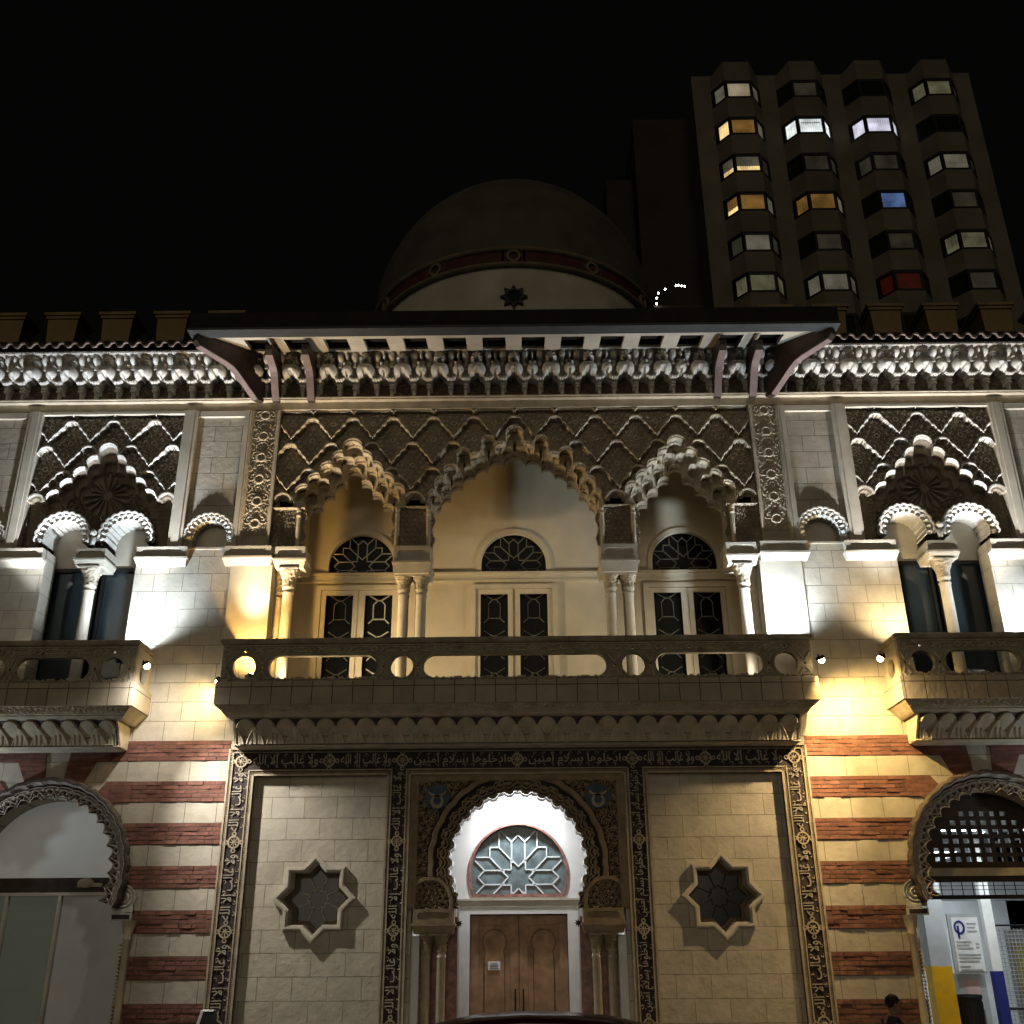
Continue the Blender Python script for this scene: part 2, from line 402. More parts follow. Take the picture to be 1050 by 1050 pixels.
def course_bricks(q, lp, s, side):
    """individual rough-faced bricks over the straight part of a stripe"""
    zs = [p[1] for p in lp]; z0, z1 = min(zs), max(zs)
    nrow = max(1, round((z1 - z0) / 0.077))
    for r in range(nrow):
        za = z0 + (z1 - z0) * r / nrow; zb = z0 + (z1 - z0) * (r + 1) / nrow; zm = (za + zb) / 2 + 0.0013
        xe = None
        n = len(lp)
        for i in range(n):
            (xa_, ya_), (xb_, yb_) = lp[i], lp[(i + 1) % n]
            if (ya_ - zm) * (yb_ - zm) < 0:
                x = xa_ + (xb_ - xa_) * (zm - ya_) / (yb_ - ya_)
                if x > 5.7: xe = x if xe is None else max(xe, x)
        if xe is None: continue
        x = 5.56 + 0.004 - (0.14 if r % 2 else 0.0)
        while x < xe - 0.02:
            L = 0.29 * rnd.uniform(0.7, 1.15)
            xa, xb = max(x, 5.563), min(x + L - 0.010, xe)
            x += L
            if xb - xa < 0.03: continue
            d = rnd.uniform(0.008, 0.022); j = lambda: rnd.uniform(-0.004, 0.004)
            X0, X1 = (xa, xb) if side == 0 else (2 * BX - xb, 2 * BX - xa)
            if s < 0: X0, X1 = -X1, -X0
            t0, t1 = za + 0.005 + j() * .5, zb - 0.005 + j() * .5
            q.hexa([(X0, -d + j(), t0), (X1, -d + j(), t0), (X1, -0.0055, t0), (X0, -0.0055, t0)], [(X0, -d + 0.002 + j(), t1), (X1, -d + 0.002 + j(), t1), (X1, -0.0055, t1), (X0, -0.0055, t1)])
for s in (-1, 1):
    for side in (0, 1):
        for k, lp in enumerate(stripes(None, s)):
            q = MB(); lp2 = [((p[0] if side == 0 else 2 * BX - p[0]) * s, p[1]) for p in lp]
            if k > 1:
                course_bricks(q, lp, s, side)
            else:
                straight = [lp[0], (lp[1][0] - 0.25, lp[1][1]), (lp[1][0] - 0.25, lp[0][1] + STRIPE), (5.56, lp[0][1] + STRIPE)]
                course_bricks(q, straight, s, side)
                rest = [(lp[1][0] - 0.242, lp[1][1])] + lp[1:-1] + [(lp[1][0] - 0.242, lp[-1][1])]
                q.plate([[((p[0] if side == 0 else 2 * BX - p[0]) * s, p[1]) for p in rest]], -0.026, -0.0056)
            o = q.build('brick_stripe', M['brick'], B)
            q = MB(); q.plate([lp2], -0.005, -0.0005); q.build('mortar_bed', M['mortar'], o)

# --- pilasters and frames of the upper storey
def strip(name, x0, x1, z0, z1, y0, m, s=1):
    q = MB(); a, b = sorted((x0 * s, x1 * s)); q.box(a, b, y0, 0.0 - 0.0005, z0, z1); return q.build(name, M[m], B)
for s in (-1, 1):
    for (x0, x1) in ((7.0, 7.3), (10.46, 10.76)):
        strip('pilaster', x0, x1, 10.18, 13.44, -0.11, 'smooth', s)
        strip('pilaster', x0 + 0.07, x1 - 0.07, 10.18, 13.44, -0.13, 'smooth', s)
    strip('pilaster', 5.86, 5.96, 10.18, 13.44, -0.10, 'smooth', s)
    strip('pilaster', 11.80, 11.92, 10.18, 13.44, -0.10, 'smooth', s)
    for (x0, x1) in ((5.965, 6.995), (10.765, 11.795)):
        strip('panel_head', x0, x1, 13.30, 13.44, -0.07, 'smooth', s)
    strip('panel_head', 7.305, 10.455, 13.38, 13.44, -0.08, 'smooth', s)
    # smooth corner pier below the spandrel strip
    strip('corner_pier', 5.06, 5.93, 6.9, 9.79, -0.04, 'smooth', s)

# --- cornice ledge
q = MB(); q.box(-15, 15, -0.055, -0.0005, 13.462, 13.64); q.box(-15, 15, -0.17, 0.0, 13.641, 13.675); q.box(-15, 15, -0.20, 0.0, 13.676, 13.70); q.build('cornice_ledge', M['carved'], B)
q = MB(); q.box(-15, 15, 0.17, 0.5, 13.4605, 14.86); q.build('cornice_backing', M['carved'], B)

# --- impost courses
def impost(x0, x1, z0, z1, depth, y1=0.0, m='smooth', open_ends=True):
    """recessed label panel over a tapering moulding"""
    q = MB()
    zm = z0 + (z1 - z0) * 0.42
    xa, xb = x0 + 0.03, x1 - 0.03
    cx, hz = (x0 + x1) / 2, (z1 - zm) / 2
    czm = (z1 + zm) / 2
    w_ = (xb - xa) * 0.40; r = hz * 0.52
    slot = arc(cx + w_ - r, czm, r, -90, 90, 8) + arc(cx - w_ + r, czm, r, 90, 270, 8)
    q.plate([[(xa, zm), (xb, zm), (xb, z1), (xa, z1)], slot], -depth, -depth + 0.03)
    q.box(xa, xb, -depth + 0.03, y1, zm, z1)
    q.box(x0, x1, -depth - 0.03, y1, zm - 0.045, zm - 0.001)
    d2 = depth * 0.55
    b0 = [(x0 + 0.05, -d2, z0), (x1 - 0.05, -d2, z0), (x1 - 0.05, y1, z0), (x0 + 0.05, y1, z0)]
    t0 = [(x0 + 0.01, -depth - 0.015, zm - 0.046), (x1 - 0.01, -depth - 0.015, zm - 0.046), (x1 - 0.01, y1, zm - 0.046), (x0 + 0.01, y1, zm - 0.046)]
    q.hexa(b0, t0)
    return q.build('impost_block', M[m], B)
for s in (-1, 1):
    for (x0, x1, y1) in ((5.06, 6.10, 0), (6.82, 7.93, 0.0), (9.83, 10.94, 0.0), (11.66, 12.7, 0.0)):
        a, b = sorted((x0 * s, x1 * s)); impost(a, b, 9.78, 10.178, 0.16, y1)
    a, b = sorted(((BX - 0.34) * s, (BX + 0.34) * s)); impost(a, b, 9.80, 10.178, 0.10, 0.5)
    a, b = sorted((4.36 * s, 5.05 * s)); impost(a, b, 9.72, 10.178, 0.10, 0.55)
    a, b = sorted((1.75 * s, 2.57 * s)); impost(a, b, 9.58, 10.178, 0.08, 0.74)

# --- columns
def column(name, x, y, r, z0, z1, cap_h, m='smooth', mc='carved', abacus=None):
    c = MB(); c.lathe([(r * 1.35, z0), (r * 1.35, z0 + 0.08), (r * 1.05, z0 + 0.13), (r, z0 + 0.2), (r * 0.96, z1 - 0.16), (r * 1.08, z1 - 0.14), (r * 1.08, z1 - 0.11), (r * 0.96, z1 - 0.10), (r * 0.96, z1 - 0.05), (r * 1.15, z1 - 0.03), (r * 1.15, z1)], x, y, 20)
    o = c.build(name, M[m], B, True)
    # leafy capital: flared bell with carved scrolls and a square abacus
    n, nv = 48, 22
    T, V = np.meshgrid(np.linspace(0, 2 * PI, n + 1), np.linspace(0, 1, nv))
    ab = abacus if abacus else r * 1.9
    sq = 1 / np.maximum(np.abs(np.cos(T)), np.abs(np.sin(T)))
    rr = r * 1.0 + (ab - r) * sstep(0.25, 1.0, V) * (1 + (sq - 1) * sstep(0.5, 0.9, V))
    rr = rr + 0.012 * arabesque(T * 0.16 * 5 / PI, V * cap_h * 1.0, 0.12) * np.where(V < 0.96, 1, 0) + 0.012
    grid_mesh('capital', x + rr * np.cos(T), y + rr * np.sin(T), z1 + V * cap_h, np.ones(T.shape, bool), M[mc], o)
    t = MB(); t.box(x - ab * 1.06, x + ab * 1.06, y - ab * 1.06, y + ab * 1.06, z1 + cap_h - 0.03, z1 + cap_h - 0.001); t.build('abacus', M[m], o)
    return o
for s in (-1, 1):
    for x in (2.335, 1.975):
        column('loggia_column', x * s, 0.22, 0.115, 6.95, 9.29, 0.29, abacus=0.17)
    column('loggia_column', 4.72 * s, 0.10, 0.115, 6.95, 9.33, 0.39, abacus=0.19)
    column('loggia_column', 5.00 * s, 0.42, 0.10, 6.95, 9.33, 0.39, abacus=0.15, m='carved')
    column('window_column', BX * s, 0.12, 0.115, 6.95, 9.42, 0.38, abacus=0.20)

# --- sebka field, multi-lobed arches
def ogee(d, W):
    """drop of a lobed ogee hood at distance d from its apex, half width W -> 0.5"""
    t = np.clip(d / W, 0, 1)
    return np.interp(t, [0, .12, .22, .30, .345, .37, .45, .53, .58, .61, .70, .78, .83, .855, .93, 1.0], [0, .006, .025, .06, .11, .15, .165, .20, .245, .285, .30, .34, .38, .42, .44, .50])
def sebka(X, Z, per, ztop, dz=0.62):
    """returns depth (positive = back) of the scale field"""
    Y = np.zeros(X.shape)
    done = np.zeros(X.shape, bool); hoodm = np.zeros(X.shape, bool)
    def line(k):
        off = 0.0 if k % 2 == 0 else per / 2
        d = np.abs((X - off + per / 2) % per - per / 2)
        return ztop - dz * k - ogee(d, per / 2)
    ar = arabesque(np.abs(X) + 0.11, Z, 0.15)
    for k in range(-1, 6):
        z0, z1 = line(k), line(k + 1)
        inside = (Z <= z0) & (Z > z1) & ~done
        L = np.maximum(z0 - z1, 0.05); s = z0 - Z
        body = 0.17 * np.clip(1 - (s - 0.072) / L, 0, 1)
        off = 0.0 if k % 2 == 0 else per / 2
        d = (X - off + per / 2) % per - per / 2
        bz = ztop - dz * k - 0.88 * dz if k >= 0 else ztop - dz * k - 0.78
        boss = np.hypot(d if k >= 0 else d, Z - bz)
        body = body - np.where((boss < 0.07) & (boss > 0.035), 0.03, 0.0) - 0.028 * np.clip(ar * 1.4, -0.4, 1) * (boss > 0.085)
        mould = -0.05 * np.sqrt(np.clip(1 - ((s - 0.033) / 0.042) ** 2, 0, 1))
        Y = np.where(inside, np.where(s < 0.072, mould, body), Y)
        hoodm |= inside & ((s < 0.072) | ((ar > 0.25) & (boss > 0.085)) | ((boss < 0.07) & (boss > 0.035)))
        done |= inside
    sebka.hoods = hoodm
    return Y

class Lobes:
    def __init__(self, cx, apex, n, dx, dz, r0, r, foot_half=None, kz=1.0, alt=0.0):
        self.c = []
        for i in range(-n, n + 1):
            rr = r0 if i == 0 else r * (1 + (alt if i % 2 else -alt))
            top = apex if i == 0 else apex - (r0 - r) * 0.3 - abs(i) * dz + (alt * 0.5 * dz if i % 2 else 0)
            self.c.append((cx + i * dx, top, rr))
        self.kz = kz
    def line(self, X):
        best = np.full(X.shape, -1e9); u = np.zeros(X.shape); rr = np.ones(X.shape)
        for (x, t, r) in self.c:
            d = (X - x) / r
            z = np.where(np.abs(d) < 1, t - r * self.kz + r * self.kz * np.sqrt(np.clip(1 - d * d, 0, 1)), -1e9)
            m = z > best
            best = np.where(m, z, best); u = np.where(m, d, u); rr = np.where(m, r, rr)
        return best, u, rr

def muqarnas(Y, X, Z, A, Bt, C, dA=0.05, dB=0.27, ceil=0.55):
    zA, uA, rA = A.line(X); zB, uB, rB = Bt.line(X); zC, uC, rC = C.line(X)
    reg = np.zeros(X.shape, bool)
    inA = Z < zA; sA = zA - Z
    def cell(u, r, sd, rim):
        """hooded niche: deep in the middle, thin fins at the sides"""
        v = np.clip((sd - rim) / (r * 0.9), 0, 1)
        return np.sqrt(np.clip(1 - u ** 2, 0, 1)) * np.sqrt(np.clip(1 - (1 - v) ** 2, 0, 1))
    yA = np.where(sA < 0.045, -0.075, np.where(sA < 0.06, -0.02, np.where(sA < 0.085, -0.05, dA + 0.30 * cell(uA, rA, sA, 0.085))))
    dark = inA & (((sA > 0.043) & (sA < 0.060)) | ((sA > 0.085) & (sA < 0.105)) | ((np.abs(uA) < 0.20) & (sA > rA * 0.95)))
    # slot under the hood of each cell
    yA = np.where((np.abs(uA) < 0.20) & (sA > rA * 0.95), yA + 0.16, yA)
    Y = np.where(inA, yA, Y)
    inB = Z < zB; sB = zB - Z
    yB = np.where(sB < 0.03, dB - 0.10, np.where(sB < 0.055, dB - 0.05, dB + 0.26 * cell(uB, rB, sB, 0.055)))
    yB = np.where((np.abs(uB) < 0.22) & (sB > rB * 0.95), yB + 0.12, yB)
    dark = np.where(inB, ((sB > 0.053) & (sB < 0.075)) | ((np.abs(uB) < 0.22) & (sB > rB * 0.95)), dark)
    Y = np.where(inB, yB, Y)
    zr = zC + 0.15
    inR = Z < zr
    sR = zr - Z
    dark = np.where(inR, (sR > 0.058) & (sR < 0.08), dark)
    muqarnas.dark = dark
    Y = np.where(inR, np.where(sR < 0.03, ceil - 0.16, np.where(sR < 0.06, ceil - 0.10, ceil - 0.02)), Y)
    return Y, inA, Z < zC

ARC_L = 3.54
def lob_list(L):
    o = Lobes.__new__(Lobes); o.kz = 1.0; o.c = L; return o
def symm(cx, half):
    return lob_list([(cx + sg * x, t, r) for x, t, r in half for sg in ((1,) if x == 0 else (1, -1))])
def side_arch(cx):
    A = symm(cx, [(0, 12.75, 0.215)] + [(0.248 * i, 12.73 - 0.268 * i, 0.195) for i in (1, 2, 3, 4)])
    Bt = symm(cx, [(0.124 + 0.248 * i, 12.42 - 0.268 * i, 0.155) for i in (0, 1, 2, 3)] + [(1.03, 11.40, 0.10)])
    C = symm(cx, [(0, 12.10, 0.15)] + [(0.25 * i, 12.08 - 0.285 * i, 0.155) for i in (1, 2, 3)])
    return A, Bt, C
cA = symm(0, [(0, 13.03, .20), (.28, 12.64, .17), (.58, 12.79, .15), (.86, 12.38, .17), (1.12, 12.50, .15), (1.38, 12.10, .17), (1.58, 11.80, .16), (1.72, 11.50, .14)])
cB = symm(0, [(.14, 12.62, .17), (.42, 12.48, .16), (.70, 12.36, .15), (.97, 12.16, .16), (1.22, 11.98, .15), (1.45, 11.70, .15), (1.62, 11.42, .13)])
cC = symm(0, [(0, 12.44, .24), (.40, 12.33, .19), (.72, 12.16, .15), (.98, 11.97, .16), (1.24, 11.72, .16), (1.46, 11.42, .15), (1.60, 11.20, .13)])
def loggia_fn(which):
    def fn(X, Z):
        Y = sebka(X, Z, 0.893, 13.28); hm = sebka.hoods; Ys = Y.copy()
        xs = np.abs(X)
        reg_all = np.zeros(X.shape, bool); op_all = np.zeros(X.shape, bool)
        label = np.zeros(X.shape, int)
        # small hoods on the piers
        for (px, r, top) in ((2.16, 0.235, 11.46), (4.98, 0.20, 11.46)):
            d = np.hypot(xs - px, (Z - (top - r)))
            inh = ((d < r) | ((np.abs(xs - px) < r) & (Z < top - r)))
            yy = np.where((d > r - 0.05) & (Z > top - r), -0.05, np.where((d > r - 0.10) & (Z > top - r), -0.01, 0.10))
            Y = np.where(inh, yy, Y)
        for k, (cx, tr) in enumerate(((-ARC_L, side_arch(-ARC_L)), (0.0, (cA, cB, cC)), (ARC_L, side_arch(ARC_L)))):
            Y2, inA, op = muqarnas(Y, X, Z, *tr); mdark = muqarnas.dark
            half = 1.86 if k == 1 else 1.20
            foot = 11.02 if k == 1 else 11.12
            sel = inA & (np.abs(X - cx) < half)
            Y = np.where(sel & (Z > foot), Y2, Y)
            jam = 1.72 if k == 1 else 0.92
            opn = (op & (Z > foot) & (np.abs(X - cx) < half)) | ((Z <= foot) & (np.abs(X - cx) < jam + 0.03 * np.cos((Z - foot) * 14)))
            op_all |= opn
            label = np.where(sel & (Z > foot), k + 1, label)
            if which == k + 1: slots = mdark
        # pier faces with scrollwork and slim colonnettes
        pier = (Z < 11.10) & (label == 0)
        ar = arabesque(xs + 0.02, Z, 0.13)
        yp = 0.05 + 0.03 * ar
        for px in (1.835, 2.50, 4.60):
            dcol = np.clip(1 - ((xs - px) / 0.05) ** 2, 0, 1)
            cap = (Z > 10.98) | ((Z > 10.88) & (Z < 10.92))
            yp = np.where(dcol > 0, 0.0 - 0.05 * np.sqrt(dcol) - np.where(cap, 0.04, 0), yp)
        yp = np.where((Z > 11.06), -0.07, yp)
        Y = np.where(pier, yp, Y)
        mask = ~op_all & ((label == which) if which else (label == 0))
        # dilate part masks by one cell so neighbouring parts meet
        m2 = mask.copy()
        m2[1:, :] |= mask[:-1, :]; m2[:, 1:] |= mask[:, :-1]
        m2 &= ~op_all
        return Y, m2, slots if which else ((hm & (Y == Ys)) | (Y < -0.03))
    return fn
relief('sebka_panel', -5.17, 5.17, 10.178, 13.44, 0.0105, loggia_fn(0), M['sebka'], B, mat2=M['carved'])
for k, (x0, x1) in enumerate(((-4.80, -2.28), (-1.95, 1.95), (2.28, 4.80))):
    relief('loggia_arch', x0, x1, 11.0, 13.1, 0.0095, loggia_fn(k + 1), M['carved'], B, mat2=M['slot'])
# piers' bodies behind the relief
for s in (-1, 1):
    q = MB(); a, b = sorted((1.80 * s, 2.545 * s)); q.box(a, b, 0.10, 0.75, 10.18, 11.3); q.build('loggia_pier', M['carved'], B)
    q = MB(); a, b = sorted((4.53 * s, 5.06 * s)); q.box(a, b, 0.10, 0.75, 10.18, 11.3); q.build('loggia_pier', M['carved'], B)

# arabesque strips beside the loggia
def strip_fn(xc):
    def fn(X, Z):
        u = X - xc
        a = arabesque(np.abs(u), Z, 0.29, 2, 0.30); b = arabesque(np.abs(u) + 0.05, Z, 0.115)
        Y = -0.045 - 0.028 * np.where(np.abs(u) < 0.24, np.maximum(a, b * 0.8), 0.0)
        Y = np.where(np.abs(u) > 0.25, -0.075, Y); Y = np.where((np.abs(u) > 0.295), -0.10, Y)
        ring = np.hypot(u, (Z - 10.2 + 0.26) % 0.52 - 0.26)
        Y = np.where((ring < 0.115) & (ring > 0.075), -0.095, Y)
        low = Z < 10.46
        Y = np.where(low & (np.abs(u) < 0.25), -0.03, Y)
        return Y, np.ones(X.shape, bool)
    return fn
for s in (-1, 1):
    relief('arabesque_strip', 5.51 * s - 0.34, 5.51 * s + 0.34, 10.18, 13.44, 0.0105, strip_fn(5.51 * s), M['carved'], B)

# --- side bay carved panels with twin arches
def bay_fn(cx, part):
    A = symm(cx, [(0, 12.68, 0.21)] + [(0.248 * i, 12.66 - 0.275 * i, 0.195) for i in (1, 2, 3, 4)])
    T = symm(cx, [(0, 12.36, 0.15)] + [(0.225 * i, 12.33 - 0.28 * i, 0.15) for i in (1, 2, 3, 4)])
    U_ = symm(cx, [(0, 12.14, 0.14)] + [(0.215 * i, 12.10 - 0.22 * i, 0.14) for i in (1, 2, 3, 4, 5)])
    def fn(X, Z):
        u = X - cx
        Y = sebka(u, Z, 0.92, 13.27); hm = sebka.hoods; Ys = Y.copy()
        zA, uA, rA = A.line(X); zT, uT, rT = T.line(X); zU, uU, rU = U_.line(X)
        for px in (1.41,):
            d = np.hypot(np.abs(u) - px, Z - 11.28)
            inh = (d < 0.21) | ((np.abs(np.abs(u) - px) < 0.21) & (Z < 11.28))
            Y = np.where(inh, np.where((d > 0.15) & (Z > 11.28), -0.06, np.where((d > 0.09) & (Z > 11.28), -0.01, 0.14 + 0.02 * arabesque(np.abs(u), Z, 0.11))), Y)
        inA = (Z < zA) & (np.abs(u) < 1.19)
        sA = zA - Z
        yA = np.where(sA < 0.035, -0.09, np.where(sA < 0.07, -0.055, np.where(sA < 0.10, -0.02, np.where(sA < 0.13, 0.02, 0.06 + 0.16 * np.sqrt(np.clip(1 - uA ** 2, 0, 1))))))
        Y = np.where(inA & (Z > 11.24), yA, Y)
        inT = (Z < zT) & inA
        Y = np.where(inT, 0.20 + 0.14 * np.sqrt(np.clip(1 - uT ** 2, 0, 1)), Y)
        field = (Z < zU) & (np.abs(u) < 1.25)
        rr = np.hypot(u, (Z - 11.55))
        ros = np.cos(16 * np.arctan2(Z - 11.55, u)) * (rr < 0.55) * (rr > 0.10)
        ar = np.where(rr < 0.5, ros, arabesque(np.abs(u), Z, 0.15, 1, 0.30))
        Y = np.where(field, 0.28 - 0.05 * np.clip(ar * 1.5, -1, 1), Y)
        low = (Z < 11.24) & ~inA
        lowf = (Z < 11.24)
        Y = np.where(lowf & (np.abs(u) >= 1.20), 0.14 + 0.018 * arabesque(np.abs(u), Z, 0.11), Y)
        Y = np.where(lowf & (np.abs(u) < 1.20) & ~field, 0.24, Y)
        op = np.zeros(X.shape, bool)
        for ax in (-0.665, 0.665):
            op |= (np.hypot(u - ax, Z - 10.44) < 0.43) | ((np.abs(u - ax) < 0.43) & (Z < 10.44))
        return Y, ~op, (hm & (Y == Ys)) | (Y < -0.015)
    return fn
for s in (-1, 1):
    relief('sebka_panel', BX * s - 1.58, BX * s + 1.58, 10.178, 13.4, 0.0105, bay_fn(BX * s, 0), M['sebkashade'], B, mat2=M['cornice'])

def hood(cx, cz, r_in, r_out, a0, a1, proud, reveal, lobes, mname, nr=20, nt=260):
    """scalloped hood moulding with ribbed intrados, polar grid"""
    Tn = np.radians(np.linspace(a0, a1, nt))
    prof_r = np.linspace(0, 1, nr)
    T, V = np.meshgrid(Tn, prof_r)
    lob = np.abs(np.sin(lobes * (T - math.radians(a0)) / math.radians(a1 - a0) * PI))
    ro = r_out - 0.035 * (1 - lob)
    ri = r_in + 0.0 * T
    R = ri + (ro - ri) * V
    scal = np.cos(2 * lobes * (T - math.radians(a0)) / math.radians(a1 - a0) * PI)
    Yf = -proud * (0.55 + 0.45 * sstep(0.45, 0.75, V)) + 0.03 * (np.abs(V - 0.60) < 0.06) * 1.0
    Yf = Yf + np.where(V < 0.52, 0.035 * np.clip(scal * 1.4 + (0.28 - V) * 5, -1, 1), 0)
    Yf = np.where(V > 0.97, 0.02, Yf)
    # intrados
    ni = 10
    T2, W = np.meshgrid(Tn, np.linspace(1, 0, ni))
    saw = ((T2 - math.radians(a0)) / math.radians(a1 - a0) * lobes) % 1.0
    R2 = r_in - 0.030 * saw
    Y2 = -proud * 0.5 + W * (reveal + proud * 0.5)
    Rr = np.vstack([R2, R]); TT = np.vstack([T2, T]); YY = np.vstack([Y2, Yf])
    return grid_mesh('hood_moulding', cx + Rr * np.cos(TT) * -1, YY, cz + Rr * np.sin(TT), np.ones(TT.shape, bool), M[mname], B)
for s in (-1, 1):
    for ax in (-0.665, 0.665):
        hood(BX * s + ax, 10.44, 0.43, 0.605, -12, 192, 0.13, 0.55, 13, 'cornice')
    hood(6.45 * s, 10.44, 0.385, 0.56, -8, 188, 0.10, 0.28, 13, 'cornice')
    hood((2 * BX - 6.45) * s, 10.44, 0.385, 0.56, -8, 188, 0.10, 0.28, 13, 'cornice')
    q = MB(); q.ell((BX * s, -0.13, 10.52), 0.075, 0.075, 0.075); q.lathe([(0.04, 10.25), (0.075, 10.40), (0.03, 10.45)], BX * s, -0.1, 12); q.build('finial', M['cornice'], B, True)
    for x in (6.45, 2 * BX - 6.45):
        q = MB(); q.box(x * s - 0.45, x * s + 0.45, 0.28, 0.33, 10.1, 10.95); q.build('blind_arch_back', M['smooth'], B)
        q = MB(); q.box(x * s - 0.40, x * s + 0.40, -0.03, 0.0, 10.16, 10.205); q.build('niche_sill', M['smooth'], B)
    # window behind the twin arches
    x0, x1 = BX * s - 1.10, BX * s + 1.10
    q = MB(); q.box(x0, x1, 0.56, 0.64, 9.97, 11.1); q.build('lunette_panel', M['smooth'], B)
    f = MB(); f.box(x0, x1, 0.53, 0.62, 9.88, 9.96)
    for xm in (x0 + 0.0, BX * s - 0.10, BX * s + 0.04, x1 - 0.07): f.box(xm, xm + 0.06, 0.54, 0.62, 6.95, 9.879)
    fo = f.build('window_frame', M['frameblk'], B)
    for a, b in ((x0 + 0.065, BX * s - 0.105), (BX * s + 0.105, x1 - 0.075)):
        q = MB(); q.box(a, b, 0.60, 0.61, 6.95, 9.878); q.build('window_pane', M['glass'], fo)
    q = MB(); q.box(x0 - 0.1, x1 + 0.1, 0.65, 0.72, 6.9, 11.2); q.build('window_backing', M['frameblk'], B)
    # jamb reveal fill and window bay floor
    q = MB(); q.box(x0 - 0.05, x1 + 0.05, 0.0, 0.7, 6.85, 6.949); q.build('window_sill', M['smooth'], B)

# --- loggia room
q = MB()
def fan_loop(cx, z0, r, zc):
    return [(cx - r, z0), (cx - r, zc)] + arc(cx, zc, r, 180, 0, 28) + [(cx + r, z0)]
FX = (-3.53, -0.05, 3.84)
door_loops = []
for cx in FX:
    door_loops += [fan_loop(cx, 10.30, 0.78, 10.50)]
    for sg in (-1, 1):
        a, b = sorted((cx + sg * 0.10, cx + sg * 0.80)); door_loops.append([(a, 7.02), (b, 7.02), (b, 9.83), (a, 9.83)])
q.plate([[(-5.3, 6.9), (5.3, 6.9), (5.3, 13.6), (-5.3, 13.6)]] + door_loops, 1.9, 2.05)
q.build('loggia_back_wall', M['plaster'], B)
q = MB(); q.box(-5.3, -5.08, 0.5, 1.9, 6.9, 13.6); q.box(5.08, 5.3, 0.5, 1.9, 6.9, 13.6); q.box(-5.3, 5.3, 0.55, 1.9, 13.44, 13.6)
q.build('loggia_side_wall', M['plaster'], B)
q = MB(); q.box(-5.3, 5.3, 0.0, 1.9, 6.8, 6.949); q.build('loggia_floor', M['smooth'], B)
q = MB()
q.box(-5.07, 5.07, 1.82, 1.9, 10.05, 10.10); q.box(-5.07, 5.07, 1.84, 1.9, 10.10, 10.22); q.box(-5.07, 5.07, 1.80, 1.9, 10.22, 10.27)
q.build('loggia_string_course', M['plaster'], B)

def clipseg(out, a, b, inside, n=24):
    """keep the part of a segment that lies inside a shape"""
    pts = [(a[0] + (b[0] - a[0]) * k / n, a[1] + (b[1] - a[1]) * k / n) for k in range(n + 1)]
    run = []
    for p in pts:
        if inside(p): run.append(p)
        else:
            if len(run) > 1: out.append((run[0], run[-1]))
            run = []
    if len(run) > 1: out.append((run[0], run[-1]))
def bars(m, segs, y0, y1, w):
    for a, b in segs:
        dx, dz = b[0] - a[0], b[1] - a[1]; l = math.hypot(dx, dz)
        if l < 0.01: continue
        nx, nz = -dz / l * w, dx / l * w
        m.hexa([(a[0] - nx, y0, a[1] - nz), (b[0] - nx, y0, b[1] - nz), (b[0] - nx, y1, b[1] - nz), (a[0] - nx, y1, a[1] - nz)],
               [(a[0] + nx, y0, a[1] + nz), (b[0] + nx, y0, b[1] + nz), (b[0] + nx, y1, b[1] + nz), (a[0] + nx, y1, a[1] + nz)])
def petals(cx, cz, k, inside):
    segs = []
    for i in range(8):
        a = PI / 2 + i * PI / 4
        ca, sa = math.cos(a), math.sin(a)
        def P(r, o): return (cx + k * (r * ca - o * sa), cz + k * (r * sa + o * ca))
        L = [P(.2, 0), P(.33, .13), P(.66, .13), P(.79, 0), P(.66, -.13), P(.33, -.13), P(.2, 0)]
        for p, q_ in zip(L, L[1:]): clipseg(segs, p, q_, inside)
        clipseg(segs, P(.33, .13), P(.265, .11), inside)
        clipseg(segs, P(.66, .13), P(1.3, .13 + .64), inside); clipseg(segs, P(.66, -.13), P(1.3, -.13 - .64), inside)
    return segs
